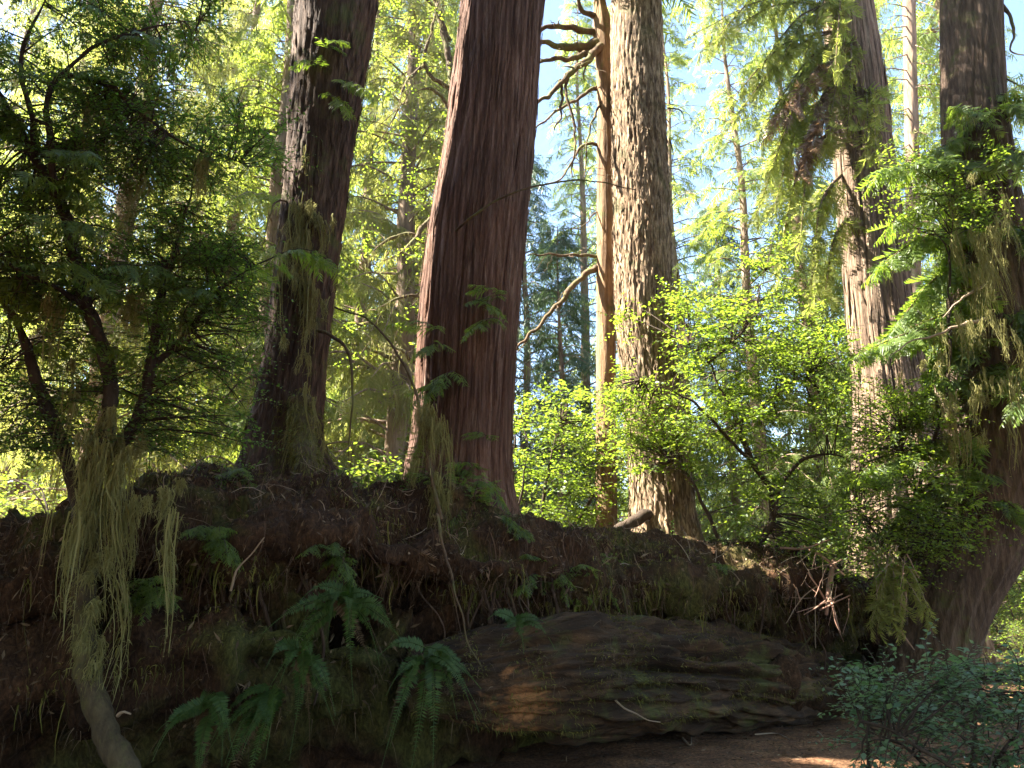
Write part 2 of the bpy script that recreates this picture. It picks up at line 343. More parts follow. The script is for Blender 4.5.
def fuzz(g, T, N, L, wd, grav=.5, seg=2):
    """short curved hairs standing off a surface"""
    T = np.asarray(T); m = len(T); L = np.broadcast_to(L, (m,)); d = unit(N+rng.normal(size=(m, 3))*.7); t = np.linspace(0, 1, seg+1)
    s = unit(np.cross(d, rng.normal(size=(m, 3)))); gv = grav*rng.uniform(.3, 1.6, m)
    P = T[:, None]+d[:, None]*(L[:, None]*t)[..., None]-np.array([0, 0, 1.0])*((gv*L)[:, None]*t**2)[..., None]
    ww = wd*(1-t*.75)*rng.uniform(.5, 1.4, (m, 1))
    V = np.stack([P-s[:, None]*ww[..., None], P+s[:, None]*ww[..., None]], 2).reshape(m, -1, 3)
    i = np.arange(seg)*2; q = np.stack([i, i+2, i+3, i+1], -1)
    g.add(V, q[None]+(np.arange(m)*2*(seg+1))[:, None, None])

# ------------------------------------------------------------------ ground
def ground_z(x, y):
    P = np.stack([x*.35, y*.35, 0*x], -1); Q = np.stack([x*2.2, y*2.2, 0*x+5], -1)
    far = np.clip((np.hypot(x, y)-14)/20, 0, 1)
    return .10*noise(P)*(1+3*far)+.025*fbm(Q, 3)+.02*0
def sheet(name, xs, ys, dz, mat):
    X, Y = np.meshgrid(xs, ys); Z = ground_z(X, Y)+dz
    V = np.stack([X, Y, Z], -1).reshape(-1, 3); nx = len(xs); i, j = np.meshgrid(np.arange(nx-1), np.arange(len(ys)-1)); a = (j*nx+i).ravel()
    o = Geo().add(V, np.stack([a, a+1, a+nx+1, a+nx], -1)).build(name, mat, None, True); o['kind'] = 'structure'; return o
def graded(a, b, near0, near1, fine, ratio=1.18):
    c = list(np.arange(near0, near1, fine)); s = fine
    while c[-1] < b: s *= ratio; c.append(c[-1]+s)
    s = fine
    while c[0] > a: s *= ratio; c.insert(0, c[0]-s)
    return np.array(c)
sheet('ground', graded(-350, 350, -6, 7, .05), graded(-250, 600, 2.5, 12, .05), 0, M['ground'])

# ------------------------------------------------------------------ the bank (an old log buried under duff and roots)
BX = np.array([-9, -6.5, -5, -3.5, -2.2, -1.2, 0, .8, 1.7, 2.6, 3.5, 4.3, 5.0, 5.9])
BY = np.array([4.9, 4.7, 4.7, 4.95, 5.3, 5.6, 6.15, 6.7, 7.35, 8.05, 8.75, 9.4, 10.0, 10.7])
BH = np.array([1.2, 1.4, 1.5, 1.62, 2.12, 2.15, 1.9, 1.78, 1.72, 1.7, 1.66, 1.62, 1.45, .5])
PR = np.array([[-.75, -.15], [-.7, .03], [-.55, .10], [-.42, .20], [-.34, .36], [-.42, .50], [-.58, .58], [-.52, .65], [-.10, .705], [.04, .77], [-.18, .88], [-.5, .97], [-1.0, 1.0], [-2.0, .98], [-2.8, .72], [-3.4, .2], [-3.7, -.15]])
def bank_surface(nu=620, nv=300):
    u = np.linspace(0, 1, nu); Pb = spline(np.stack([BX, BY, BH*0], -1), .02); Pb = Pb[np.linspace(0, len(Pb)-1, nu).astype(int)]
    H = np.interp(Pb[:, 0], BX, BH); tan = unit(np.gradient(Pb, axis=0)); fr = np.stack([tan[:, 1], -tan[:, 0], 0*tan[:, 0]], -1)   # towards the camera
    prof = spline(np.c_[PR, 0*PR[:, 0]], .01); prof = prof[np.linspace(0, len(prof)-1, nv).astype(int)]
    d = prof[:, 0]; h = prof[:, 1]
    S = Pb[:, None]+fr[:, None]*d[None, :, None]; S[..., 2] = H[:, None]*h[None]
    X0 = S[..., 0]; right = np.clip((X0+.1)/.6, 0, 1)*np.clip((4.6-X0)/.5, 0, 1); hc = np.interp(X0, [.3, 3.3], [.60, .10])
    diag = (.42*np.exp(-((h[None]-hc)/.13)**2)-.30*np.exp(-((h[None]-hc-.27)/.10)**2)*np.clip((X0-.9)/.6, 0, 1))*right*(h[None] < .72)*np.clip((.74-h[None])/.06, 0, 1)*(np.arange(nv)[None] < nv*.55)
    diag = diag*(1+.5*noise(S*np.array([1.4, 1.4, 2.0])+71))
    S = S+fr[:, None]*diag[..., None]
    left = np.clip((-.3-S[..., 0])/1.0, 0, 1)                                      # the left half is steeper, a curtain of roots
    S[..., 1] += -left*.48*np.exp(-((h[None]-.42)/.22)**2)
    nrm = np.cross(np.gradient(S, axis=0), np.gradient(S, axis=1)); nrm = -unit(nrm)
    if (nrm[:, nv//2, 2]).mean() < 0: nrm = -nrm
    big = fbm(S*np.array([1.3, 1.3, 1.6]), 3)*.21; mid = (.5-np.abs(noise(S*np.array([3.2, 3.2, 1.7])+9)))*.17; sm = fbm(S*8+3, 3)*.045
    hole = np.clip(fbm(S*np.array([1.7, 1.7, 2.2])+31, 2)-.13, 0, 1)*np.exp(-((h[None]-.5)/.24)**2)*1.6
    S = S+nrm*(big+mid+sm-hole)[..., None]
    return S
BS = bank_surface(); nu, nv = BS.shape[:2]
i, j = np.meshgrid(np.arange(nu-1), np.arange(nv-1), indexing='ij'); a = (i*nv+j).ravel()
bank = Geo().add(BS, np.stack([a, a+nv, a+nv+1, a+1], -1)).build('forest_bank', M['soil'], None, True); bank['kind'] = 'structure'
BN = np.cross(np.gradient(BS, axis=0), np.gradient(BS, axis=1)); BN = unit(BN); BN *= np.sign(BN[:, nv*2//3, 2].mean())
def bank_pick(n, v0, v1, x0=-5, x1=4.6):
    out = []; 
    ii = np.flatnonzero((BS[:, nv//2, 0] > x0) & (BS[:, nv//2, 0] < x1))
    i = rng.choice(ii, n); j = rng.integers(int(v0*nv), int(v1*nv), n); return BS[i, j], BN[i, j], i, j
def bank_top(x, y):
    """height of the bank under a point"""
    d = (BS[..., 0]-x)**2+(BS[..., 1]-y)**2; d[:, :int(nv*.45)] = 9; k = np.unravel_index(d.argmin(), d.shape); return BS[k][2]

# needles, dead twiglets and roots that clothe the bank
g = Geo(); T, N, _, _ = bank_pick(26000, .38, .85); fuzz(g, T, N, rng.uniform(.02, .09, len(T)), .0022, .8)
T, N, _, _ = bank_pick(16000, .08, .5); fuzz(g, T, N, rng.uniform(.03, .09, len(T)), .002, 1.0)
T, N, _, _ = bank_pick(14000, .1, .9); D = rand_dirs(len(T)); g.inst(NARROW, frames(D, unit(N+rng.normal(size=N.shape)*.4)), T+N*.012, np.c_[rng.uniform(.02, .10, len(T)), rng.uniform(.03, .10, len(T)), np.full(len(T), .06)])
o = g.build('needle_litter', M['needle']); o['kind'] = 'stuff'
g = Geo(); T, N, _, _ = bank_pick(1500, .3, .9); D = unit(rand_dirs(len(T), .6)+N*.35)
for p, d in zip(T, D):
    L = rng.uniform(.06, .32); q = unit(np.cross(d, rng.normal(size=3))); t = np.linspace(0, 1, 4)[:, None]; g.tube(p+d*L*t+q*L*.15*np.sin(t*3.1), np.array([1, .9, .7, .4])*rng.uniform(.0018, .0045), 4)
o = g.build('dead_twigs', M['twig']); o['kind'] = 'stuff'
g = Geo(); T, N, _, _ = bank_pick(1500, .3, .85); D = rand_dirs(len(T), .5); D = unit(D-N*(D*N).sum(1)[:, None]*.8-np.array([0, 0, .5]))
k_ = rng.integers(0, 4, len(T))
for i_ in range(4): q = k_ == i_; g.inst(CED[i_], frames(D[q], unit(N[q]+rng.normal(size=N[q].shape)*.3)), T[q]+N[q]*.02, rng.uniform(.07, .2, q.sum()))
o = g.build('withered_sprays', M['brown_dead']); o['kind'] = 'stuff'
g = Geo(); T, N, _, _ = bank_pick(5200, .28, .62); moss_strands(g, T+N*.02, rng.gamma(2.0, .11, len(T)), .0035, .25)
T, N, _, _ = bank_pick(3200, .3, .6, -5, .2); moss_strands(g, T+N*.04, rng.gamma(2.2, .17, len(T)), .004, .2)
o = g.build('hanging_root_fibres', M['root']); o['kind'] = 'stuff'
g = Geo(); T, N, ii, jj = bank_pick(75000, .12, .72); q = (fbm(T*1.6+50, 3) > .18) | ((np.abs(T[:, 0]-1.3) < .6) & (T[:, 2] > .7) & (T[:, 2] < 1.35) & (noise(T*4) > -.1)); T = T[q]; N = N[q]
fuzz(g, T, N, rng.uniform(.02, .06, len(T)), .003, .9)
q = rng.random(len(T)) < .10; moss_strands(g, T[q]+N[q]*.02, rng.gamma(2.0, .07, q.sum()), .005, .15)
o = g.build('green_moss', M['moss_dark']); o['kind'] = 'stuff'

# ------------------------------------------------------------------ the rotten log at the foot of the bank
def rough_log(path, radii, nang=120, step=.03, seed=0, ridge=.05, open_end=True):
    P = spline(np.c_[np.asarray(path), np.asarray(radii)], step); r = P[:, 3]; P = P[:, :3]; n = len(P)
    t = unit(np.gradient(P, axis=0)); a = unit(np.cross(t, [0, 0, 1.0])); b = np.cross(a, t)
    th = np.arange(nang)*2*pi/nang; s = np.arange(n)*step
    NP = np.stack([np.cos(th)[None]*2.2+0*s[:, None], np.sin(th)[None]*2.2+0*s[:, None], s[:, None]*.55+0*th[None]], -1)+seed
    f = fbm(NP*np.array([.8, .8, 1.6]), 3)*.26+fbm(NP*np.array([2, 2, 5]), 3)*.07-.9*np.clip(noise(NP*np.array([1.6, 1.6, .55])+40)-.16, 0, .5)-.35*np.clip(noise(NP*np.array([3.2, 3.2, 1.0])+20)-.2, 0, .6)+fbm(NP*3, 3)*.04+(.4-np.abs(noise(NP*1.7)))*ridge*1.5+(.4-np.abs(noise(NP*np.array([4, 4, 2.2]))))*ridge*.6+fbm(NP*np.array([9, 9, 12]), 2)*.012
    sm_ = s/s[-1]
    for th0, s0, s1, dp, wd_ in [(.15, .12, .75, .30, .10), (.62, .3, .98, .34, .13), (1.0, .05, .5, .22, .09), (-.3, .2, .6, .26, .08), (-.55, .5, .95, .3, .1), (.38, .55, .92, .2, .06), (1.3, .45, .9, .25, .12)]:
        wv_ = th0+.16*noise(np.c_[s*1.1, 0*s+th0*9, 0*s])+.05*noise(np.c_[s*5, 0*s+th0*5, 0*s]); dth = (th[None]-wv_[:, None]+pi) % (2*pi)-pi
        f = f-dp*np.exp(-(dth/(wd_*(.7+.5*noise(np.c_[s*2.3, 0*s+th0*3, 0*s])[:, None])))**2)*(np.clip((sm_-s0)*9, 0, 1)*np.clip((s1-sm_)*9, 0, 1))[:, None]
    f = f+np.clip(noise(NP*np.array([2.6, 2.6, 2.0])+63)*5, -1, 1)*.035+np.clip(noise(NP*np.array([6, 6, 3.5])+83)*5, -1, 1)*.014
    rr = r[:, None]*(1+f*.9); rr[0] *= .02; rr[1] *= .75; rr[-1] *= .05
    V = P[:, None]+rr[..., None]*(np.cos(th)[None, :, None]*a[:, None]+np.sin(th)[None, :, None]*b[:, None])
    i = np.arange(n-1)[:, None]*nang; j = np.arange(nang)[None]; j2 = (j+1) % nang
    return V, np.stack([i+j, i+j2, i+nang+j2, i+nang+j], -1)
lg = thing('fallen_log', 'massive rotten mossy log with a bare orange patch at the foot of the bank', 'log', (1.8, 7.0, .4))
V, Q = rough_log([(-.75, 5.74, .68), (-.35, 5.88, .69), (.2, 6.12, .71), (.9, 6.76, .66), (1.7, 7.5, .56), (2.7, 8.42, .39), (3.7, 9.35, .25)], [.18, .30, .41, .45, .44, .41, .34], nang=220, step=.022, seed=2, ridge=.06)
Geo().add(V, Q).build('wood', M['rotten'], lg, True)
g = Geo(); k = rng.integers(0, len(V.reshape(-1, 3)), 34000); T = V.reshape(-1, 3)[k]; N = unit(np.c_[0*T[:, 0]+.2, 0*T[:, 0]-.5, T[:, 2]-.4])
q = (fbm(T*2.1+7, 3) > .02) & (T[:, 2] > .3); fuzz(g, T[q], N[q], rng.uniform(.015, .05, q.sum()), .003, .5)
g.build('moss', M['moss_dark'], lg)
g = Geo(); k = rng.integers(0, len(V.reshape(-1, 3)), 9000); T = V.reshape(-1, 3)[k]; q = T[:, 2] > .42; T = T[q]; fuzz(g, T, np.tile([0, -.4, .8], (len(T), 1)), rng.uniform(.03, .10, len(T)), .0022, .9)
g.build('needle_cover', M['needle'], lg)

# ------------------------------------------------------------------ trunks
def trunk_mesh(pts, nang=128, step=.05, ridge=.02, kx=6.0, kz=.5, fine=.4, lobes=0, lobe_amp=.0, lobe_h=1.2, top=12.0, seed=0, plates=False, toptaper=.8):
    """pts: (px, py, Y, width in px) from the base up; carried on above the picture"""
    W = [np.r_[at(*p[:3]), p[3]*mpp(*p[:3])/2] for p in pts]
    d = (W[-1]-W[-2]); d = d/np.linalg.norm(d[:3]); 
    if top > W[-1][2]:
        L = (top-W[-1][2])/max(.3, d[2]); e = W[-1]+d*L; e[3] = W[-1][3]*toptaper; W.append(e)
    P = spline(np.array(W), step); r = P[:, 3]; P = P[:, :3]; n = len(P)
    t = unit(np.gradient(P, axis=0)); a = unit(np.cross([0, -1.0, 0], t)); b = np.cross(t, a)
    th = np.arange(nang)*2*pi/nang; s = np.arange(n)*step
    tw = .12*s[:, None]
    c, sn = np.cos(th[None]+tw*.3), np.sin(th[None]+tw*.3)
    NP = np.stack([c*kx, sn*kx, s[:, None]*kz+0*th[None]], -1)+seed*7.7
    f = (.45-np.abs(noise(NP)))*ridge*1.2+(.45-np.abs(noise(NP*np.array([2.3, 2.3, 1.8])+5)))*ridge*.8
    if plates: f = f+np.clip(noise(NP*np.array([1.7, 1.7, 5])+3), -.2, .5)*ridge*1.3+noise(NP*np.array([4, 4, 9]))*ridge*.4
    f = f+noise(NP*np.array([5, 5, 2]))*ridge*fine+noise(np.stack([c*1.0, sn*1.0, s[:, None]*.5+0*th[None]], -1)+seed)*.028*r[:, None]
    if lobes: f = f+lobe_amp*np.exp(-s[:, None]/lobe_h)*(np.abs(np.cos(th[None]*lobes/2+seed+.5*np.sin(th[None]*2)))-.45)
    rr = np.maximum(r[:, None]+f, .01)
    V = P[:, None]+rr[..., None]*(c[..., None]*a[:, None]+sn[..., None]*b[:, None]); V[0, :, 2] -= .35; 
    i = np.arange(n-1)[:, None]*nang; j = np.arange(nang)[None]; j2 = (j+1) % nang
    return V, np.stack([i+j, i+j2, i+nang+j2, i+nang+j], -1), P, r
def trunk_pts(V, n, z0, z1, front=True):
    P = V.reshape(-1, 3); k = np.flatnonzero((P[:, 2] > z0) & (P[:, 2] < z1)); return P[rng.choice(k, n)]
def limb(parent, pts, r0, name='branch', mat='limb', k=7, r1=.25, wob=.0, forks=0):
    W = np.array([at(*p) for p in pts]); P = spline(W, .04); n = len(P)
    if wob: P = P+np.stack([noise(np.c_[np.arange(n)*.22, np.full(n, 3.1*q), np.full(n, W[0, 0]*9)]) for q in range(3)], -1)*wob
    rr = np.linspace(r0, r0*r1, n)*(1+.2*noise(np.c_[np.arange(n)*.4, np.zeros(n), np.full(n, W[0, 2]*5)]))
    g_ = Geo().tube(P, rr, k)
    for f_ in range(forks):
        a_ = int(n*rng.uniform(.3, .97)); d_ = unit(P[min(a_+1, n-1)]-P[a_-1])+rng.normal(size=3)*.7-np.array([0, 0, .3]); L_ = rng.uniform(.12, .45); t_ = np.linspace(0, 1, 7)[:, None]
        q_ = P[a_]+unit(d_)*L_*t_-np.array([0, 0, .25*L_])*t_**2+rng.normal(size=(7, 3))*.012; g_.tube(q_, np.linspace(max(.004, rr[a_]*.4), .002, 7), 5)
    return g_.build(name, M[mat], parent, True), P

def bark_strips(V, n, L, wd, off, step, name, mat, parent, z1=8.0):
    g = Geo(); m, na = V.shape[:2]; ks = np.maximum(3, (rng.uniform(*L, n)/step).astype(int))
    for k in ks:
        i = rng.integers(3, m-k-1); 
        if V[i, 0, 2] > z1: continue
        j = rng.integers(0, na); c = V[i:i+k+1, j]; tg = unit(V[i:i+k+1, (j+1) % na]-V[i:i+k+1, j-1]); up_ = unit(np.gradient(c, axis=0)); nr = unit(np.cross(tg, up_))
        t = np.linspace(0, 1, k+1); o = off*rng.uniform(.4, 1.2)*(.35+np.abs(t-rng.uniform(.2, .8))*1.6); w = wd*rng.uniform(.4, 1.3)*(1-.8*np.abs(t*2-1)**2.5)
        c = c+nr*o[:, None]+tg*(rng.normal()*.012*t)[:, None]
        A = np.stack([c-tg*w[:, None], c-tg*w[:, None]*.0+nr*.004, c+tg*w[:, None]], 1).reshape(-1, 3); q = np.arange(k)*3
        g.add(A, np.concatenate([np.stack([q, q+1, q+4, q+3], -1), np.stack([q+1, q+2, q+5, q+4], -1)]))
    g.build(name, mat, parent)
# T1, dark trunk on the hump
base = at(285, 470, 7.0)
t1 = thing('conifer_tree', 'dark furrowed trunk hung with ragged pale moss, standing on the highest hump of the bank', 'tree', base)
V1, Q1, P1, r1 = trunk_mesh([(287, 500, 7.0, 120), (284, 455, 7.0, 78), (290, 400, 7.0, 64), (300, 320, 6.97, 59), (311, 230, 6.93, 60), (322, 130, 6.88, 65), (337, 0, 6.8, 79)],
                            ridge=.013, kx=6, kz=1.1, lobes=5, lobe_amp=.14, lobe_h=.35, seed=1, plates=True)
Geo().add(V1, Q1).build('trunk', M['dark_bark'], t1, True)
bark_strips(V1, 1500, (.12, .3), .018, .014, .05, 'bark_flakes', M['dark_bark'], t1)
g = Geo()
for px, py, n, L in [(312, 160, 24, .22), (322, 150, 22, .16), (305, 205, 60, .30), (298, 235, 80, .28), (318, 225, 60, .22), (303, 275, 60, .35), (322, 300, 40, .25), (300, 340, 40, .4), (303, 400, 50, .4), (300, 440, 90, .3), (308, 470, 90, .25)]:
    c = at(px, py, 6.62); moss_bundles(g, c, [.07, .03, .09], int(n*1.6), L*1.2, .006)
g.build('moss', M['moss'], t1)
g = Geo(); T = trunk_pts(V1, 9000, 2.0, 3.4); q = (T[:, 0] > base[0]-.05) & (T[:, 2] < 2.9+.4*noise(T*3)); fuzz(g, T[q], unit(T[q]-base)*.8, rng.uniform(.02, .06, q.sum()), .004, 1.0)
g.build('moss', M['moss_dark'], t1)
for (x0, y0), (x1, y1) in [((326, 75), (300, 60)), ((330, 80), (372, 95)), ((322, 95), (345, 110)), ((318, 60), (342, 40))]:
    gf = Geo(); gw = Geo(); bough(gf, gw, [at(x0, y0, 6.6), at((x0+x1)/2, (y0+y1)/2-6, 6.45), at(x1, y1, 6.3)], .006, .26, .05, hang=.25)
    gw.build('twig', M['stem'], t1); gf.build('spray', M['hemlock'], t1)
for pts, r0 in [([(296, 172, 6.75), (285, 168, 6.5), (272, 150, 6.3)], .012), ([(292, 205, 6.75), (280, 200, 6.6), (268, 222, 6.4), (262, 250, 6.3)], .012),
                ([(285, 380, 6.9), (262, 375, 6.7), (240, 382, 6.6), (225, 398, 6.5)], .022), ([(318, 330, 6.8), (345, 345, 6.6), (352, 400, 6.5), (348, 462, 6.5)], .018)]:
    limb(t1, pts, r0, wob=.02)

_, RP = limb(t1, [(300, 400, 6.72), (304, 440, 6.55), (308, 480, 6.35), (314, 525, 6.2)], .10, 'root', 'mossy', 12, .9, .03)
g = Geo(); k = rng.integers(0, len(RP), 3800); N = unit(rng.normal(size=(3800, 3))+np.array([0, -.5, 0])); fuzz(g, RP[k]+N*.095, N, rng.uniform(.02, .07, 3800), .004, 1.2); g.build('moss', M['moss_dark'], t1)
# T2, the red cedar in the middle
base = at(462, 492, 7.6)
t2 = thing('cedar_tree', 'straight thick red cedar trunk with fibrous vertical bark in the middle of the picture', 'tree', base)
V2, Q2, P2, r2 = trunk_mesh([(455, 530, 7.6, 125), (458, 480, 7.6, 104), (463, 420, 7.6, 95), (467, 350, 7.6, 94), (475, 250, 7.55, 93), (491, 130, 7.5, 84), (503, 0, 7.45, 77)],
                            nang=220, ridge=.035, kx=7, kz=.28, fine=.5, lobes=6, lobe_amp=.10, lobe_h=.6, seed=4)
Geo().add(V2, Q2).build('trunk', M['cedar'], t2, True)
bark_strips(V2, 1500, (.15, .9), .011, .014, .05, 'peeling_bark', M['cedar'], t2)
# a long mossy branch crossing in front of it
limb(t2, [(455, 232, 7.08), (470, 218, 6.95), (505, 196, 6.9), (545, 184, 6.95), (590, 181, 7.0), (636, 190, 7.1)], .013, r1=.4, wob=.015, mat='limb')
gf = Geo(); gw = Geo()
for x0, y0, x1, y1, s in [(440, 330, 400, 322, .3), (445, 345, 418, 352, .3), (500, 300, 480, 285, .28), (498, 318, 470, 330, .3), (455, 370, 430, 392, .34), (440, 380, 412, 405, .3), (470, 300, 500, 312, .26),
                          (480, 470, 455, 462, .25), (475, 480, 500, 498, .3), (470, 470, 440, 480, .3), (490, 440, 470, 432, .24)]:
    gf = Geo(); gw = Geo(); Yb = 6.9; bough(gf, gw, [at(x0, y0, Yb+.25), at((x0+x1)/2, (y0+y1)/2-4, Yb), at(x1, y1, Yb-.1)], .006, s, .05, hang=.2)
    gw.build('twig', M['stem'], t2); gf.build('spray', M['hemlock'], t2)

# T4, grey plated trunk half in the sun, T3 the slim dead one beside it
base = at(668, 548, 9.60)
t4 = thing('spruce_tree', 'grey plated trunk sunlit down its left half, rising behind the bright shrub', 'tree', base)
V4, Q4, P4, r4 = trunk_mesh([(664, 575, 9.60, 105), (664, 545, 9.60, 76), (660, 480, 9.60, 60), (654, 420, 9.60, 56), (644, 300, 9.55, 55), (641, 200, 9.55, 54), (638, 100, 9.50, 51), (636, 0, 9.50, 48)],
                            nang=200, ridge=.017, kx=8, kz=1.3, lobes=5, lobe_amp=.12, lobe_h=.35, seed=6, plates=True)
Geo().add(V4, Q4).build('trunk', M['plate_bark'], t4, True)
bark_strips(V4, 2600, (.12, .3), .018, .016, .05, 'bark_flakes', M['plate_bark'], t4)
limb(t4, [(620, 545, 9.30), (600, 550, 9.10), (580, 562, 8.90)], .05, 'root', 'dark_bark')
limb(t4, [(676, 514, 9.6), (650, 513, 9.3), (628, 524, 9.1), (606, 545, 8.85), (588, 570, 8.6)], .085, 'root', 'stem', 12, .55, .05)
limb(t4, [(668, 108, 9.50), (680, 110, 9.40), (684, 118, 9.30)], .012)
limb(t4, [(670, 140, 9.50), (673, 155, 9.30), (671, 168, 9.20)], .012)
gf = Geo(); gw = Geo(); top = P4[-1]  # crown above the view, added to shade the big trunk at the right
for i in range(46):
    h = rng.uniform(10.0, 14.5); a = rng.uniform(0, 6.28); L = rng.uniform(.7, 1.5)*(1.5 if sin(a) < -.2 else 1); q = P4[np.abs(P4[:, 2]-min(h, 12)).argmin()].copy(); q[2] = h; d = np.array([cos(a), sin(a), 0])
    bough(gf, gw, [q, q+d*L*.5+np.array([0, 0, .15]), q+d*L], .03, .9, .14, FARH, hang=.3)
gw.build('limbs', M['limb'], t4); gf.build('crown', M['far_green'], t4)
base = at(606, 400, 10.00)
t3 = thing('dead_tree', 'slim bare tan trunk with crooked dead limbs, close beside the grey plated trunk', 'tree', at(607, 560, 10.00))
V3, Q3, P3, r3 = trunk_mesh([(607, 575, 10.00, 22), (606, 400, 10.00, 19), (606, 300, 10.00, 18), (606, 170, 10.00, 17), (605, 70, 10.00, 17), (603, 30, 10.00, 19), (600, 5, 10.00, 12), (598, -30, 10.00, 8)], nang=48, ridge=.012, kx=3, kz=.9, seed=9, top=6)
Geo().add(V3, Q3).build('trunk', M['tan_bark'], t3, True)
for pts, r0 in [([(603, 42, 10.00), (585, 48, 9.90), (560, 46, 9.80), (538, 42, 9.70)], .10), ([(603, 45, 9.95), (590, 58, 9.70), (570, 75, 9.50), (552, 92, 9.40), (536, 104, 9.30)], .075),
                ([(602, 34, 10.00), (580, 30, 9.90), (558, 26, 9.80), (530, 34, 9.70)], .07), ([(604, 50, 10.00), (585, 56, 9.80), (560, 60, 9.60), (535, 62, 9.50)], .065),
                ([(603, 20, 10.00), (585, 12, 9.90), (575, -5, 9.80)], .06), ([(597, 85, 10.00), (580, 98, 9.80), (572, 103, 9.70), (550, 115, 9.60), (535, 130, 9.50)], .035),
                ([(570, 72, 9.50), (566, 95, 9.50), (574, 120, 9.50), (575, 145, 9.50), (571, 178, 9.50)], .028), ([(560, 80, 9.45), (562, 105, 9.40), (556, 130, 9.40)], .028),
                ([(586, 60, 9.70), (582, 78, 9.70)], .024), ([(600, 100, 9.90), (590, 130, 9.80), (585, 155, 9.80), (583, 178, 9.80)], .022),
                ([(598, 142, 10.00), (580, 148, 9.80), (572, 162, 9.60), (560, 178, 9.50), (546, 185, 9.40)], .028), ([(597, 208, 10.00), (588, 222, 9.80), (570, 230, 9.60)], .014),
                ([(598, 256, 10.00), (575, 255, 9.80), (545, 254, 9.60), (528, 255, 9.50)], .028), ([(597, 267, 10.00), (575, 284, 9.80), (555, 308, 9.60), (535, 330, 9.50), (512, 352, 9.40)], .05)]:
    limb(t3, pts, r0*.9, wob=.045, r1=.35, forks=5)

# T5, fluted pale cedar further back
base = at(912, 665, 13.0)
t5 = thing('cedar_tree', 'weathered pale cedar with fluted base and drooping sprays, behind the bright shrub', 'tree', base)
V5, Q5, P5, r5 = trunk_mesh([(915, 690, 13, 140), (910, 600, 13, 112), (906, 520, 13, 90), (900, 460, 13, 78), (893, 400, 13, 66), (881, 320, 13, 56), (871, 230, 13, 53), (861, 130, 13, 50), (847, 0, 13, 43)],
                            nang=200, ridge=.05, kx=5, kz=.22, fine=.6, lobes=9, lobe_amp=.26, lobe_h=3.4, seed=12)
Geo().add(V5, Q5).build('trunk', M['grey_cedar'], t5, True)
bark_strips(V5, 900, (.3, 1.6), .02, .03, .05, 'peeling_bark', M['grey_cedar'], t5, 11)
gf = Geo(); gw = Geo(); gd = Geo()
for x0, y0, x1, y1, x2, y2 in [(838, 30, 790, 40, 735, 95), (840, 10, 780, 0, 700, 40), (842, 60, 800, 85, 760, 160), (840, 90, 800, 120, 770, 210), (845, 120, 810, 150, 790, 250), (850, 20, 850, 50, 845, 120),
                               (835, -20, 760, -20, 690, 30), (845, 170, 815, 200, 800, 290), (836, -60, 790, -40, 720, 20), (860, 70, 870, 100, 872, 160), (835, -40, 770, -50, 705, -10), (850, 215, 835, 240, 825, 300), (842, -20, 830, 0, 815, 60),
                               (836, 40, 800, 60, 745, 130), (838, 0, 800, 10, 760, 60)]:
    for q_ in range(2):
        jx, jy = rng.uniform(-22, 22), rng.uniform(-22, 22); bough(gf, gw, [at(x0, y0, 13), at(x1+jx*.5, y1+jy*.5, 12.3), at(x2+jx, y2+jy, 11.6+rng.random())], .03, .5, .07, CED, hang=1.0, fl=.6)
for x0, y0, x1, y1, x2, y2 in [(842, 50, 815, 70, 775, 120), (842, 70, 820, 100, 800, 170), (846, 110, 825, 120, 800, 150)]:
    bough(gd, gw, [at(x0, y0, 12.7), at(x1, y1, 12.2), at(x2, y2, 11.9)], .03, .6, .06, CED, hang=1.1, fl=.6)
gw.build('limbs', M['limb'], t5); gf.build('crown', M['olive'], t5); gd.build('dead_sprays', M['brown_dead'], t5)
for x, y0, y1, wd in [(822, 338, 470, 6), (832, 345, 440, 5)]:
    pass

# T6, slender pole
t6 = thing('young_conifer', 'slender straight pale stem with thin bare side twigs against the sky', 'tree', at(917, 650, 17))
V6, Q6, P6, r6 = trunk_mesh([(917, 670, 17, 17), (916, 540, 17, 15), (914, 300, 17, 13), (912, 150, 17, 12), (909, 0, 17, 11)], nang=32, ridge=.02, kx=3, kz=1, seed=3, top=13)
Geo().add(V6, Q6).build('trunk', M['far_bark'], t6, True)
g = Geo(); gf = Geo()
for y in np.arange(-10, 240, 9):
    sg = 1 if rng.random() < .5 else -1; L = rng.uniform(20, 55); x = 911
    P = [at(x, y, 17), at(x+sg*L*.5, y+rng.uniform(-4, 10), 16.6), at(x+sg*L, y+rng.uniform(0, 25), 16.4)]
    bough(gf, g, P, .018, .55, .3, FAR, hang=.7, start=.4)
g.build('limbs', M['far_bark'], t6); gf.build('crown', M['far_green'], t6)

# T7, big shaded trunk at the right
base = at(935, 668, 9.0)
t7 = thing('conifer_tree', 'broad brown shaded trunk with sweeping flared base where the bank ends', 'tree', base)
V7, Q7, P7, r7 = trunk_mesh([(922, 705, 9.0, 104), (928, 660, 9.0, 84), (942, 600, 9.0, 86), (972, 535, 9.0, 96), (994, 470, 9.0, 98), (998, 380, 9.0, 90), (988, 250, 9.0, 72), (974, 110, 9.0, 56), (971, 0, 9.0, 52)],
                            nang=160, ridge=.03, kx=5, kz=.8, lobes=5, lobe_amp=.10, lobe_h=.4, seed=15)
Geo().add(V7, Q7).build('trunk', M['shade_bark'], t7, True)
limb(t7, [(998, 2, 8.9), (1008, 12, 8.8), (1014, 35, 8.7), (1012, 52, 8.6), (1024, 55, 8.5)], .03, wob=.01)
limb(t7, [(1000, 75, 8.9), (1012, 82, 8.7), (1030, 92, 8.5)], .016, wob=.01)
gf = Geo(); gw = Geo(); gm = Geo(); gp = Geo()
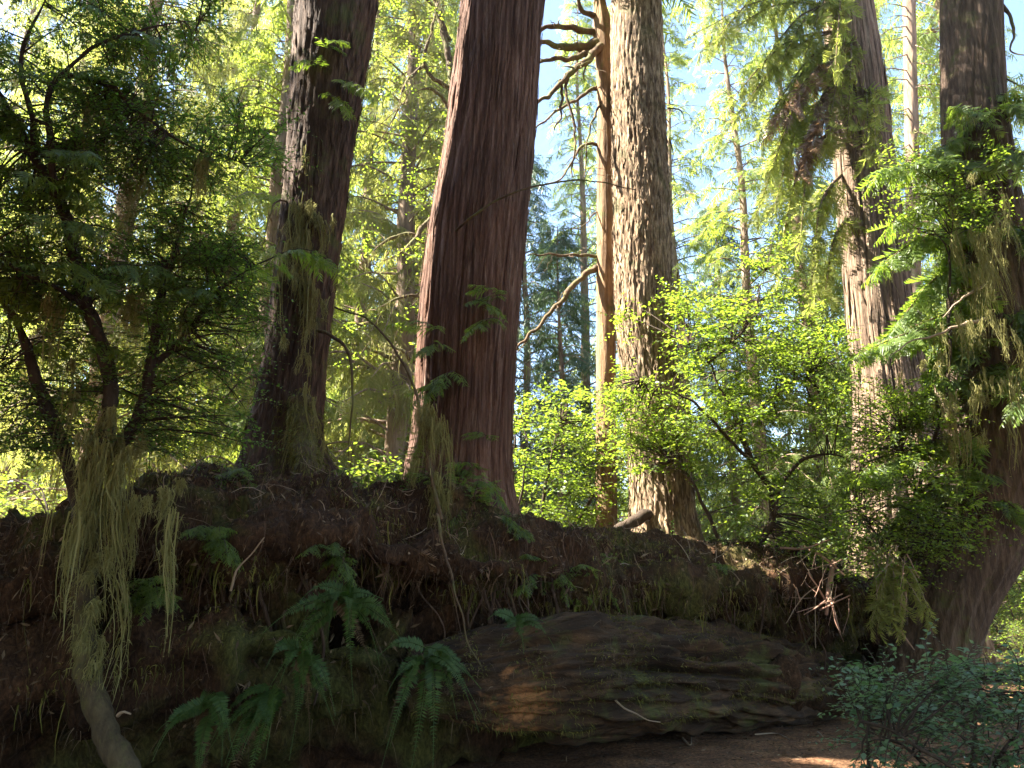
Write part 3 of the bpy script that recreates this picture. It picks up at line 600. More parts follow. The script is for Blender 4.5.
B7 = [((985, 130), (975, 115), (955, 108), .4), ((990, 150), (960, 140), (935, 150), .45), ((985, 175), (945, 160), (880, 170), .5), ((990, 200), (940, 195), (890, 225), .5), ((985, 120), (1010, 105), (1040, 130), .45),
      ((990, 150), (1015, 150), (1045, 175), .5), ((985, 240), (930, 235), (880, 265), .5), ((985, 260), (940, 275), (900, 320), .55), ((985, 300), (930, 320), (870, 345), .5), ((990, 220), (1015, 225), (1045, 260), .5),
      ((985, 330), (920, 330), (862, 352), .45), ((990, 380), (940, 385), (900, 425), .5), ((985, 340), (955, 345), (930, 390), .5), ((990, 300), (1020, 310), (1050, 350), .5), ((990, 420), (1010, 440), (1035, 480), .45),
      ((990, 470), (950, 470), (910, 505), .5), ((985, 500), (940, 500), (880, 530), .5), ((985, 440), (935, 440), (870, 470), .5), ((985, 520), (1000, 500), (1030, 520), .4), ((985, 200), (965, 215), (945, 270), .5),
      ((985, 90), (1000, 95), (1030, 80), .4), ((990, 355), (1010, 370), (1030, 410), .5), ((985, 280), (965, 300), (955, 350), .5)]
for (a0, a1), (b0, b1), (c0, c1), s in B7:
    Yo = rng.uniform(7.8, 8.6)
    P = [at(a0, a1, 8.8), at(b0, b1, (8.8+Yo)/2), at(c0, c1, Yo)]
    bough(gf, gw, P, .02, s*1.05, .03, HEM, hang=.5, start=.1, fl=.5)
    sp = spline(np.array(P), .05); k = rng.integers(len(sp)//4, len(sp), 16); moss_strands(gm, sp[k]+rng.normal(size=(16, 3))*.04, rng.gamma(2.5, .09, 16), .006, .2)
for px, py, n, L in [(975, 240, 120, .3), (985, 265, 160, .4), (960, 200, 60, .25), (990, 225, 90, .35), (955, 330, 80, .3), (985, 330, 100, .4), (950, 400, 90, .35), (960, 430, 120, .45), (1000, 380, 100, .35), (930, 360, 60, .25)]:
    c = at(px, py, 8.0); moss_bundles(gm, c, [.13, .2, .1], n, L, .005)
gw.build('limbs', M['limb'], t7); gf.build('crown', M['hemlock'], t7); gm.build('moss', M['moss'], t7)
for pts, r0 in [([(985, 320, 8.3), (960, 325, 8.0), (935, 335, 7.8), (905, 345, 7.7), (890, 355, 7.6)], .022), ([(985, 285, 8.3), (960, 300, 8.0), (942, 318, 7.9)], .02), ([(935, 385, 8.1), (945, 410, 8.0), (955, 430, 8.0), (960, 455, 8.0)], .015)]:
    limb(t7, pts, r0, mat='twig', wob=.02)

# ------------------------------------------------------------------ left tree with crooked mossy stems
base = at(112, 768, 4.75)
tl = thing('mossy_tree', 'small dark tree with crooked stems, shaded leaves and long moss beards', 'tree', base)
def stem_poly(parent, pts, name, mat, k=10, wob=.015):
    W = np.array([np.r_[at(*p[:3]), p[3]*mpp(*p[:3])/2] for p in pts]); P = spline(W, .03); n = len(P); r = P[:, 3]; P = P[:, :3]+np.stack([noise(np.c_[np.arange(n)*.15, np.full(n, 4.1*q), np.full(n, W[0, 0]*9)]) for q in range(3)], -1)*wob
    r = r*.85*np.clip((1-np.linspace(0, 1, n))*2.2+.12, 0, 1)**(0 if name == 'trunk' else 1)*(1+.25*fbm(np.c_[np.arange(n)*.3, np.zeros(n), np.full(n, W[0, 2]*3)], 2)); Geo().tube(P, np.maximum(r, .002), k).build(name, M[mat], parent, True); return P
LP = []
lo = stem_poly(tl, [(136, 800, 4.7, 34), (114, 750, 4.75, 30), (92, 695, 4.8, 27), (84, 640, 4.85, 25), (86, 580, 4.9, 25), (92, 520, 4.9, 26), (90, 470, 4.95, 24)], 'trunk', 'mossy', 14)
for pts in [[(92, 540, 4.9, 24), (76, 500, 4.95, 17), (66, 455, 5.0, 16), (48, 410, 5.05, 15), (32, 365, 5.1, 13), (14, 318, 5.1, 12), (-25, 270, 5.1, 10)],
            [(90, 480, 4.95, 24), (108, 420, 5.0, 18), (106, 360, 5.05, 16), (88, 310, 5.05, 15), (76, 265, 5.1, 15), (66, 215, 5.1, 14), (36, 162, 5.1, 12), (3, 99, 5.1, 11), (-30, 50, 5.1, 9)],
            [(67, 218, 5.1, 10), (54, 180, 5.0, 8), (50, 140, 4.95, 7), (48, 96, 4.9, 6.5), (58, 79, 4.9, 6.5), (100, 82, 4.9, 6), (150, 120, 4.9, 6), (192, 147, 4.95, 5.5), (240, 162, 5.0, 4)],
            [(92, 470, 4.95, 18), (130, 430, 5.1, 14), (150, 370, 5.2, 12), (160, 300, 5.3, 10), (180, 235, 5.3, 8), (196, 170, 5.3, 6)],
            [(150, 370, 5.2, 8), (190, 330, 5.3, 7), (220, 290, 5.4, 6), (262, 262, 5.4, 4)],
            [(36, 162, 5.1, 7), (30, 110, 5.0, 6), (20, 60, 5.0, 5), (40, 10, 5.0, 4), (60, -30, 5.0, 3)],
            [(88, 310, 5.05, 8), (60, 290, 4.9, 6), (20, 270, 4.8, 5), (-20, 240, 4.7, 4)],
            [(58, 79, 4.9, 5), (90, 50, 4.9, 4), (140, 30, 5.0, 3), (200, 20, 5.1, 2.5)]]:
    LP.append(stem_poly(tl, pts, 'branch', 'stem'))
LPall = np.concatenate(LP)
def crown_clumps(gl, gw, stems, clumps, leaf, twl=(.18, .4), ntw=7, spread=.16, spacing=.03, flat=.35, proto=LEAF, conn=.005, outz=.15, hor=.35):
    for c in clumps:
        d = np.linalg.norm(stems-c, axis=1); s = stems[d.argmin()]
        n = max(4, int(d.min()/.12)); t = np.linspace(0, 1, n)[:, None]; mid = rng.normal(size=3)*.08*d.min()
        P = s*(1-t)+c*t+np.array([0, 0, .25*d.min()])*(t*(1-t))+mid*np.sin(t*pi)
        gw.tube(P, np.linspace(conn*(1+d.min()), conn*.4, n), 4)
        out = unit(c-s)*.7
        m = ntw; k = rng.integers(n//2, n, m); T = P[k]+rng.normal(size=(m, 3))*.02
        D = rng.normal(size=(m, 3))*np.array([1, 1, hor])+out; D[:, 2] += outz
        leafy_twigs(gl, gw, T, D, rng.uniform(*twl, m), leaf, spacing, proto, flat)
def clump_box(n, px0, px1, py0, py1, Y0, Y1, keep=None):
    out = []
    while len(out) < n:
        x, y, Y = rng.uniform(px0, px1), rng.uniform(py0, py1), rng.uniform(Y0, Y1)
        if keep is None or keep(x, y): out.append(at(x, y, Y))
    return np.array(out)
gl = Geo(); gw = Geo()
nz = lambda x, y, s=60., o=0.: float(noise(np.array([[x/s+o, y/s, o*3.3]]))[0])
cl = np.concatenate([clump_box(100, 60, 275, 90, 165, 4.7, 5.6, lambda x, y: nz(x, y) > -.3), clump_box(220, -20, 270, 160, 340, 4.8, 5.8, lambda x, y: nz(x, y, 70, 3) > -.15 and not (225 < x < 290 and 160 < y < 300)),
                     clump_box(250, -20, 250, 240, 450, 4.8, 5.7, lambda x, y: nz(x, y, 60, 5) > -.2), clump_box(70, -20, 170, 30, 160, 4.7, 5.5, lambda x, y: nz(x, y, 50, 8) > -.15), clump_box(50, 0, 220, -20, 60, 4.9, 5.6, lambda x, y: nz(x, y, 50, 9) > 0)])
crown_clumps(gl, gw, LPall, cl, .040, (.16, .38), 8, flat=.6)
gw.build('twigs', M['stem'], tl); gl.build('foliage', M['dark_leaf'], tl)
gf = Geo(); gw = Geo()
for i_ in range(46):
    p = LPall[rng.choice(np.flatnonzero(LPall[:, 2] > 2.5))]; d = unit(np.array([rng.normal(), rng.normal()*.6-.2, rng.uniform(-.1, .35)])); L_ = rng.uniform(.45, .95)
    bough(gf, gw, [p, p+d*L_*.5+np.array([0, 0, .06]), p+d*L_-np.array([0, 0, .14])], .007, .30, .05, HEM, hang=.6, start=.12, fl=.4)
gw.build('limbs', M['stem'], tl); gf.build('sprays', M['hemlock'], tl)
g = Geo()
for px, py, n, L, Y in [(88, 470, 90, .36, 4.78), (102, 478, 90, .40, 4.8), (92, 520, 90, .34, 4.78), (120, 470, 80, .34, 4.85), (84, 560, 70, .26, 4.76), (100, 570, 44, .3, 4.76), (132, 520, 60, .42, 4.78), (112, 590, 22, .4, 4.75), (158, 500, 33, .40, 4.8), (157, 560, 11, .45, 4.75),
                        (88, 640, 80, .16, 4.74), (140, 465, 70, .3, 4.88), (110, 440, 80, .28, 4.82), (182, 480, 33, .2, 4.95), (60, 330, 44, .3, 4.9), (90, 120, 40, .35, 4.9), (150, 140, 50, .3, 4.9), (205, 165, 50, .25, 4.9),
                        (130, 210, 50, .3, 5.1), (175, 250, 50, .3, 5.2), (140, 330, 70, .3, 5.1), (190, 340, 44, .3, 5.3), (225, 300, 33, .25, 5.3), (70, 400, 50, .3, 4.9)]:
    c = at(px, py-18, Y); moss_bundles(g, c, [.045, .06, .11], n, L, .005, 9, 16)
k = rng.integers(0, len(lo), 1500); th = rng.uniform(0, 6.28, 1500); N = np.c_[np.cos(th), np.sin(th), 0*th]; q = lo[k][:, 2] > .75+.35*rng.random(1500); k = k[q]; N = N[q]; fuzz(g, lo[k]+N*.07, N, rng.uniform(.02, .05, len(k)), .003, 1.2)
g.build('moss', M['moss'], tl)

# ------------------------------------------------------------------ the bright shrub and its neighbours
def shrub(name, label, base, stems, clumps, leaf, mat, ntw=7, twl=(.18, .4), group=None, spacing=.03, smat='stem', **kw):
    t = thing(name, label, 'shrub', base, group); SP = [stem_poly(t, s, 'stem', smat, 8, .02) for s in stems]
    gl = Geo(); gw = Geo(); crown_clumps(gl, gw, np.concatenate(SP), clumps, leaf, twl, ntw, spacing=spacing, **kw)
    gw.build('twigs', M[smat], t); gl.build('foliage', M[mat], t); return t
inel = lambda cx, cy, rx, ry, o=0., th=-.1: (lambda x, y: ((x-cx)/rx)**2+((y-cy)/ry)**2 < 1 and nz(x, y, 45, o) > th)
cl = np.concatenate([clump_box(270, 590, 865, 280, 465, 8.10, 9.50, inel(725, 375, 135, 95, 1)), clump_box(26, 650, 860, 400, 500, 8.20, 9.40, inel(745, 455, 110, 65, 2, .0)), clump_box(70, 740, 870, 470, 590, 8.30, 9.30, inel(810, 525, 75, 55, 3)),
                     clump_box(8, 735, 800, 225, 290, 8.70, 9.20, inel(765, 262, 30, 32, 4, -.5)), clump_box(30, 600, 680, 380, 480, 8.30, 9.10, inel(640, 430, 45, 45, 4, -.3))])
shrub('huckleberry_shrub', 'bright yellow-green leafy shrub with crooked dark stems, rooted on top of the bank', at(738, 580, 8.90),
      [[(738, 590, 8.90, 9), (752, 555, 8.90, 8), (772, 520, 8.85, 8.00), (770, 490, 8.85, 7), (752, 462, 8.80, 6.5), (738, 425, 8.75, 6), (722, 392, 8.70, 5.5), (708, 362, 8.70, 5), (690, 345, 8.65, 3)],
       [(735, 590, 8.95, 7), (722, 550, 8.90, 5), (706, 510, 8.80, 4.5), (690, 480, 8.70, 4), (672, 462, 8.60, 3)],
       [(772, 520, 8.85, 6), (785, 480, 8.70, 5), (806, 458, 8.60, 4), (840, 456, 8.50, 3), (862, 470, 8.40, 2)],
       [(708, 362, 8.70, 4), (730, 345, 8.70, 3), (750, 320, 8.80, 2.5), (765, 270, 8.90, 2)], [(752, 462, 8.80, 5), (730, 440, 8.50, 4), (690, 400, 8.40, 3), (640, 380, 8.40, 2)],
       [(738, 425, 8.80, 4), (770, 400, 8.90, 3), (810, 370, 9.00, 2.5), (840, 350, 9.00, 2)]],
      cl, .062, 'huckle', 8, spacing=.036, flat=.6)
cl = clump_box(130, 500, 640, 380, 540, 9.6, 11, inel(565, 465, 75, 85, 6, -.25))
shrub('leafy_shrub', 'loose green shrub of thin upright stems in the gap right of the red cedar', at(540, 560, 10.2),
      [[(520, 560, 10.2, 5), (512, 480, 10.2, 4), (520, 400, 10.2, 2.5)], [(540, 560, 10.2, 6), (545, 490, 10.1, 4), (560, 420, 10.0, 3)], [(560, 560, 10.2, 6), (590, 500, 10.0, 4), (640, 440, 9.8, 3)], [(500, 560, 9.8, 4), (520, 500, 9.7, 3), (528, 440, 9.6, 2)]],
      cl, .075, 'huckle', 8, (.2, .45), spacing=.042, flat=.6)
cl = np.concatenate([clump_box(60, 815, 900, 395, 575, 8.7, 9.6), clump_box(120, 830, 1000, 470, 600, 7.55, 8.55, inel(905, 520, 80, 65, 7, -.3)), clump_box(80, 835, 960, 390, 500, 7.95, 8.75, inel(900, 440, 60, 45, 8, -.3)), clump_box(44, 870, 1010, 110, 240, 7.75, 8.55, inel(950, 180, 75, 65, 9, -.3))])
shrub('hanging_shrub', 'green shrub sprawling against the shaded trunk where the bank ends', at(905, 600, 8.65),
      [[(905, 625, 8.65, 8), (900, 560, 8.55, 6), (915, 500, 8.35, 5), (905, 440, 8.35, 3)], [(905, 600, 8.65, 6), (880, 540, 8.35, 4), (860, 510, 8.25, 3)], [(915, 500, 8.35, 5), (945, 400, 8.25, 4), (950, 260, 8.25, 3.5), (955, 180, 8.25, 2)]],
      cl, .055, 'huckle', 7, spacing=.036, flat=.7)
# cool-coloured plants in front, lower right
cl = np.concatenate([clump_box(26, 855, 960, 685, 735, 3.9, 4.9), clump_box(36, 930, 1040, 668, 720, 3.8, 5.0), clump_box(26, 860, 1040, 725, 775, 3.7, 4.6), clump_box(4, 858, 880, 662, 690, 4.6, 4.8)])
shrub('understory_plant', 'low cool green leafy plant in the shade beside the path, lower right corner', at(950, 800, 4.3),
      [[(950, 830, 4.3, 7), (935, 775, 4.2, 5), (905, 748, 4.2, 4), (860, 728, 4.1, 3)], [(960, 830, 4.3, 6), (975, 740, 4.3, 5), (980, 680, 4.3, 3)], [(950, 830, 4.3, 6), (1000, 760, 4.2, 5), (1040, 690, 4.4, 3)], [(870, 800, 4.7, 5), (868, 720, 4.7, 4), (864, 666, 4.7, 3)], [(860, 720, 4.0, 4), (900, 738, 3.9, 4.5), (950, 765, 3.7, 5), (1000, 800, 3.6, 5)]],
      cl, .048, 'salal', 8, (.12, .32), spacing=.03, flat=.5, hor=.22, outz=.05)

# small seedlings and sprays on the bank
seeds = [(470, 500, 6.6, 'feathery hemlock seedling on the bank in front of the red cedar', 16, 60, 40), (545, 572, 6.6, 'low spray of hemlock trailing over the bank edge, below the gap beside the red cedar', 14, 55, 30),
         (585, 580, 6.8, 'flat green spray drooping from the bank edge, below the grey plated trunk', 10, 40, 25), (400, 470, 6.6, 'thin-leaved seedling between the dark trunk and the red cedar', 12, 40, 50), (215, 540, 5.4, 'little shaded seedling on the duff below the dark trunk', 8, 30, 30),
         (360, 480, 6.7, 'feathery seedling on the bank crest just right of the dark trunk', 12, 34, 26), (232, 488, 6.2, 'small dark seedling on the bank crest at the left foot of the dark trunk', 12, 30, 24), (530, 540, 7.2, 'thin seedling on the bank crest just right of the red cedar', 10, 26, 26),
         (620, 570, 7.4, 'low spray on the bank slope under the slim tan trunk', 9, 30, 18), (330, 560, 5.7, 'dark spray hanging from the mat above the large fern', 9, 28, 20), (150, 600, 5.2, 'dim spray behind the moss beards of the crooked tree', 9, 26, 24),
         (700, 575, 7.9, 'small yellowish spray on the bank just left of the bright shrub stems', 8, 35, 18)]
for x, y, Y, lab, n, rx, ry in seeds:
    b = at(x, y+ry*.6, Y); t = thing('hemlock_seedling', lab, 'seedling', b, 'seedlings growing on the bank'); gf = Geo(); gw = Geo()
    for i in range(n):
        e = at(x+rng.uniform(-rx, rx), y+rng.uniform(-ry, ry), Y-rng.uniform(0, .5)); bough(gf, gw, [b, (b+e)/2+np.array([0, 0, .12]), e], .005, .17, .035, hang=.35, start=.3)
    gw.build('stem', M['stem'], t); gf.build('foliage', M['hemlock'], t)

T, N, _, _ = bank_pick(700, .35, .88, -3.2, 4.0); used_t = []
for p, nn in zip(T, N):
    if len(used_t) >= 64: break
    if any(np.linalg.norm(p-q) < .16 for q in used_t): continue
    used_t.append(p); t = thing('leafy_seedling', 'tiny leafy seedling rooted in the dark duff of the bank', 'seedling', p-nn*.02, 'tiny leafy seedlings on the bank'); gl = Geo(); gw = Geo(); m = rng.integers(4, 9)
    D = rng.normal(size=(m, 3))*.6+nn*.5+np.array([0, -.2, .3]); leafy_twigs(gl, gw, np.tile(p-nn*.02, (m, 1)), D, rng.uniform(.08, .24, m), .03, .02, flat=.4)
    gw.build('stem', M['stem'], t); gl.build('foliage', M['dark_leaf'], t)
# ------------------------------------------------------------------ ferns on the bank face
def fern(px, py, Y, label, dirs, L):
    dirs = dirs+[(rng.uniform(10, 170), rng.uniform(-35, 45), rng.uniform(.4, .8)) for _ in range(3)]
    b = at(px, py, Y); t = thing('sword_fern', label, 'fern', b, 'sword ferns hanging on the bank')
    L = L*.84; nd = len(dirs); dirs = dirs+[(rng.uniform(20, 160), rng.uniform(-60, -10), rng.uniform(.6, .9)) for _ in range(1)]
    for q_i, (ang, el, s) in enumerate(dirs):
        g = Geo(); d = np.array([cos(R(ang))*cos(R(el)), -abs(sin(R(ang)))*.55*cos(R(el))-.25, sin(R(el))]); n = 26; ll = L*s
        tt = np.linspace(0, 1, n); lat = unit(np.cross(d, [0, 0, 1.0])); cv = rng.uniform(-.35, .35); dr = rng.uniform(.45, 1.2); pw = rng.uniform(1.7, 3.0)
        P = b+rng.normal(size=3)*.03+np.outer(tt*ll, unit(d))-np.outer(dr*ll*tt**pw, [0, 0, 1])+np.outer(cv*ll*tt**2, lat)
        g.tube(P, np.linspace(.004, .0015, n), 4)
        tan = unit(np.gradient(P, axis=0)); sd_ = unit(np.cross(tan, np.array([rng.uniform(-.6, .6), -.8, rng.uniform(.4, 1.2)])))
        for sg in (-1, 1):
            k = np.arange(3, n*2)/2.; kk = np.clip(k, 0, n-1.01); i0 = kk.astype(int); f = (kk-i0)[:, None]; C = P[i0]*(1-f)+P[np.minimum(i0+1, n-1)]*f
            D = sd_[i0]*sg+tan[i0]*.35-np.array([0, 0, .15]); ln = .072*np.sin(np.clip(kk/n*1.15+.12, 0, 1)**.6*pi)**.8+.008
            up = unit(np.cross(D, tan[i0])*-sg+rng.normal(size=D.shape)*.15); F = frames(D, up)
            g.inst((NARROW[0]*np.array([1, 1.15, 1]), NARROW[1]), F, C, ln*min(1, .6+.6*ll)*rng.uniform(.7, 1.12, len(ln))*(rng.random(len(ln)) > .05)+.002)
        fo = g.build('frond', M['fern' if q_i < nd else 'dead_frond'], t)
        if q_i >= nd: fo['label'] = 'withered brown frond hanging down'
fern(345, 600, 5.35, 'large sword fern with arching fronds beside the dark hollow in the bank', [(200, 45, .75), (170, 10, .8), (185, -20, .8), (100, 30, .7), (60, 30, .6), (20, 40, .5), (10, 5, .55), (330, 60, .5), (150, 65, .6), (90, -20, .6), (215, 5, .6)], .78)
fern(425, 655, 5.45, 'glossy sword fern with long hanging fronds, left of the bare orange wood', [(60, 0, .8), (80, -25, .9), (100, -20, .8), (30, 20, .7), (150, 25, .55), (20, -5, .6), (50, 35, .6), (110, 20, .6), (75, -50, .9)], .74)
fern(515, 622, 6.0, 'small thin-fronded fern on the dark bank face right of the hanging stick', [(20, 30, .6), (40, 10, .7), (70, 0, .7), (110, 10, .6), (150, 30, .5), (15, -5, .6)], .62)
fern(275, 690, 5.15, 'dim fern low on the left of the bank, its fronds pointing down', [(200, 0, .6), (160, -10, .7), (100, -20, .8), (60, 10, .6), (250, 20, .5), (130, -40, .8)], .72)
fern(205, 705, 5.0, 'dull fern tuft lowest on the bank, right of the mossy lower stem', [(120, 10, .5), (60, 5, .6), (90, -30, .7), (160, 20, .5), (30, 25, .5)], .62)
fern(300, 655, 5.2, 'upright bright frond tuft of fern left of the large fern', [(80, 60, .8), (70, 30, .7), (120, 35, .7), (60, -20, .7)], .62)

# ------------------------------------------------------------------ sticks, dead roots
def stick(name, label, cat, pts, r0, mat='twig', k=7, wob=.01, r1=.4, group=None):
    t = thing(name, label, cat, at(*pts[0]), group); limb(t, pts, r0, 'stick', mat, k, r1, wob); return t
stick('hanging_stick', 'thin bent mossy stick hanging down the bank below the red cedar', 'stick', [(437, 515, 5.9), (444, 548, 5.75), (455, 590, 5.6), (466, 632, 5.55), (480, 668, 5.5)], .012, 'limb', wob=.03)
stick('mossy_snag', 'moss-bearded dead stem leaning in front of the red cedar', 'snag', [(441, 520, 6.1), (430, 470, 6.2), (425, 440, 6.3), (418, 400, 6.4), (395, 350, 6.5), (365, 318, 6.6), (335, 308, 6.7)], .018, 'limb')
g = Geo(); tm = thing('moss_beard', 'pale moss beards hanging in front of the foot of the red cedar', 'moss', at(432, 400, 6.3))
for px, py, n, L in [(405, 400, 60, .3), (422, 405, 90, .4), (432, 415, 60, .3), (440, 425, 80, .35), (435, 480, 90, .3), (442, 500, 70, .25), (415, 470, 40, .2)]:
    c = at(px, py, 6.25); moss_bundles(g, c, [.028, .05, .05], n, L, .004)
g.build('strands', M['moss'], tm)
stick('dry_twig', 'forked dry twig poking up from the duff below the dark trunk', 'twig', [(231, 590, 5.0), (236, 572, 4.95), (250, 555, 4.92), (264, 538, 4.9)], .008)
stick('dry_twig', 'short pale twig lying low on the left side of the bank', 'twig', [(118, 716, 4.7), (126, 712, 4.65), (132, 714, 4.65)], .012)
stick('dry_twig', 'thin curved twig lying across the dark hollow under the log', 'twig', [(605, 688, 6.1), (615, 700, 6.1), (640, 716, 6.2), (660, 722, 6.3)], .009)
dt = thing('dead_root_tangle', 'sunlit bundle of broken reddish roots on the bank top beside the bright shrub', 'roots', at(825, 600, 8.6))
for pts, r0 in [([(835, 560, 8.5), (828, 590, 8.3), (826, 615, 8.2)], .032), ([(828, 604, 8.25), (818, 588, 8.15), (808, 572, 8.1)], .012), ([(800, 545, 8.6), (820, 555, 8.4), (845, 575, 8.3)], .02), ([(820, 610, 8.2), (834, 603, 8.05), (850, 595, 7.9)], .011), ([(830, 596, 8.2), (838, 625, 8.0), (840, 632, 8.0)], .013),
                ([(780, 548, 8.6), (805, 548, 8.4), (830, 540, 8.3)], .016), ([(860, 545, 8.4), (890, 555, 8.2), (905, 575, 8.0)], .02), ([(895, 565, 8.1), (905, 590, 8.0), (898, 640, 7.9)], .016), ([(770, 560, 8.5), (790, 575, 8.3), (800, 600, 8.2)], .014),
                ([(900, 630, 7.95), (908, 642, 7.85), (914, 650, 7.8)], .01), ([(826, 600, 8.2), (816, 608, 8.1), (804, 615, 8.1)], .01)]:
    limb(dt, pts, r0, 'root', 'red_root', 6, .5, .008)
for i_ in range(44):
    x, y = rng.uniform(750, 910), rng.uniform(545, 600); Yq = 8.75-.006*(x-760); a = rng.normal()*.38+pi/2+(1.1 if rng.random() < .2 else 0); L_ = rng.uniform(14, 55)
    limb(dt, [(x, y, Yq), (x+cos(a)*L_*.5+rng.uniform(-5, 5), y+sin(a)*L_*.5, Yq-.22), (x+cos(a)*L_, y+sin(a)*L_, Yq-.3)], rng.uniform(.003, .008), 'root', 'red_root' if rng.random() < .6 else 'twig', 5, .4, .008)
gf = Geo(); gw = Geo(); dd = thing('dead_spray', 'brown withered spray drooping over the dark hollow at the end of the bank', 'branch', at(895, 560, 8.0))
for i in range(12):
    a = at(885+rng.uniform(-15, 15), 555+rng.uniform(-8, 8), 8.0); e = at(900+rng.uniform(-32, 32), 600+rng.uniform(-10, 35), 7.7); bough(gf, gw, [a, (a+e)/2+np.array([0, -.05, .06]), e], .006, .24, .05, CED, hang=1.0, fl=.6)
gw.build('stem', M['twig'], dd); gf.build('foliage', M['pale_gold'], dd)
for x0, x1, lab, par in [(205, 330, '', t1), (400, 560, '', t2)]:
    for kx in range(9):
        x = rng.uniform(x0, x1); Y = np.interp(x, [200, 560], [5.6, 6.6]); y0 = 522+rng.uniform(-10, 25)
        limb(par, [(x, y0, Y+.3), (x+rng.uniform(-12, 12), y0+45, Y-.12), (x+rng.uniform(-25, 25), y0+100, Y-.22), (x+rng.uniform(-40, 40), y0+150+rng.uniform(0, 50), Y-.3)], rng.uniform(.007, .024), 'root', 'dark_bark', 7, .35, .025)

for k_ in range(15):
    x = rng.uniform(490, 830); Y = np.interp(x, [480, 600, 700, 850], [6.05, 6.75, 7.6, 8.9]); y0 = np.interp(x, [480, 640, 850], [570, 580, 600]); par = t4 if x > 600 else t2
    limb(par, [(x, y0, Y-.02), (x+rng.uniform(-6, 8), y0+25, Y-.1), (x+rng.uniform(-14, 20), y0+50+rng.uniform(0, 20), Y-.12), (x+rng.uniform(-25, 40), y0+75+rng.uniform(0, 45), Y-.16)], rng.uniform(.004, .014), 'root', 'dark_bark', 6, .3, .015)
# litter on the path
g = Geo(); n = 9000; x = rng.uniform(-1, 6, n); y = rng.uniform(3.6, 10, n); T = np.stack([x, y, ground_z(x, y)+.008], -1); D = rand_dirs(n, .15)
g.inst(NARROW, frames(D, unit(np.array([0, 0, 1.0])+rng.normal(size=(n, 3))*.4)), T, np.c_[rng.uniform(.02, .09, n), rng.uniform(.02, .06, n), np.full(n, .05)])
o = g.build('path_litter', M['needle']); o['kind'] = 'stuff'
for pts, lab in [([(683, 745, 5.7), (690, 752, 5.65), (692, 742, 5.75)], 'small curled pale twig on the path, nearest the log'), ([(755, 738, 6.0), (775, 736, 6.0), (790, 742, 5.9)], 'thin straight twig on the open middle of the path'), ([(818, 735, 6.0), (835, 745, 5.8), (850, 744, 5.8)], 'thin bent twig on the path beside the cool green plant')]:
    W = np.array([at(*p) for p in pts]); 
    for q in W:      # drop onto the ground
        dvec = q-CAM; q[:] = CAM+dvec*((.02-CAM[2])/dvec[2])
    W[:, 2] = ground_z(W[:, 0], W[:, 1])+.012
    t = thing('fallen_twig', lab, 'twig', W[0], 'twigs lying on the path'); P = spline(W, .03); Geo().tube(P, np.linspace(.008, .003, len(P)), 6).build('stick', M['twig'], t, True)

# ------------------------------------------------------------------ background conifers
def conifer_proto(name, label, H, h0, Lmax, nlimb, fs, mat, protos, hang, r0, seed, group, bark='far_bark', dead=0, shape=.8, spacing=.28):
    global rng
    keep = rng; rng = np.random.default_rng(seed)
    t = thing(name, label, 'tree', (0, 0, 0), group)
    n = 60; z = np.linspace(-.3, H, n); P = np.c_[.15*noise(np.c_[z*.2, 0*z, 0*z+seed]), .15*noise(np.c_[z*.2, 0*z+4, 0*z+seed]), z]
    Geo().tube(P, np.maximum(r0*(1-z/H)**.8, .015)*(1+.06*rng.normal(size=n)), 14).build('trunk', M[bark], t, True)
    gf = Geo(); gw = Geo()
    for i in range(nlimb):
        h = h0+(H-h0)*((i+rng.random())/nlimb); L = Lmax*(1-(h-h0)/(H-h0)*.9)**shape*rng.uniform(.55, 1.1); a = rng.uniform(0, 2*pi)
        s = np.array([np.interp(h, z, P[:, 0]), np.interp(h, z, P[:, 1]), h]); d = np.array([cos(a), sin(a), 0]); lift = rng.uniform(.0, .18)*L
        bough(gf, gw, [s, s+d*L*.5+np.array([0, 0, lift]), s+d*L+np.array([0, 0, lift-rng.uniform(.1, .4)*L])], .012*L+.008, fs, spacing, protos, 1.0, hang, .2, 4, .4)
    gw.build('limbs', M[bark], t); gf.build('crown', M[mat], t); rng = keep
    return t
G = 'sunlit conifers behind the bank'
pa = conifer_proto('sunlit_conifer', 'x', 23, .8, 3.1, 270, .9, 'far_green', FAR, .8, .26, 101, G, spacing=.2)
pb = conifer_proto('sunlit_conifer', 'x', 13, .5, 2.3, 170, .8, 'blue_green', FARH, .4, .16, 102, G, spacing=.2)
pc = conifer_proto('sunlit_conifer', 'x', 24, 1.2, 3.2, 290, .72, 'pale_gold', FAR, .9, .28, 103, G, spacing=.15)
pd = conifer_proto('sunlit_conifer', 'x', 21, .8, 2.6, 170, .8, 'far_green', FARH, .4, .2, 104, G, spacing=.24)
used = set()
def plant(p, px, Y, sc, label, rot=None):
    x = at(px, 500, Y)[0]; loc = (x, Y, -.1); rot = rng.uniform(0, 6.28) if rot is None else rot
    if p.name not in used:
        used.add(p.name); p.location = loc; p.rotation_euler = (0, 0, rot); p.scale = (sc,)*3; p['label'] = label; return p
    return dup(p, loc, rot, sc, label)
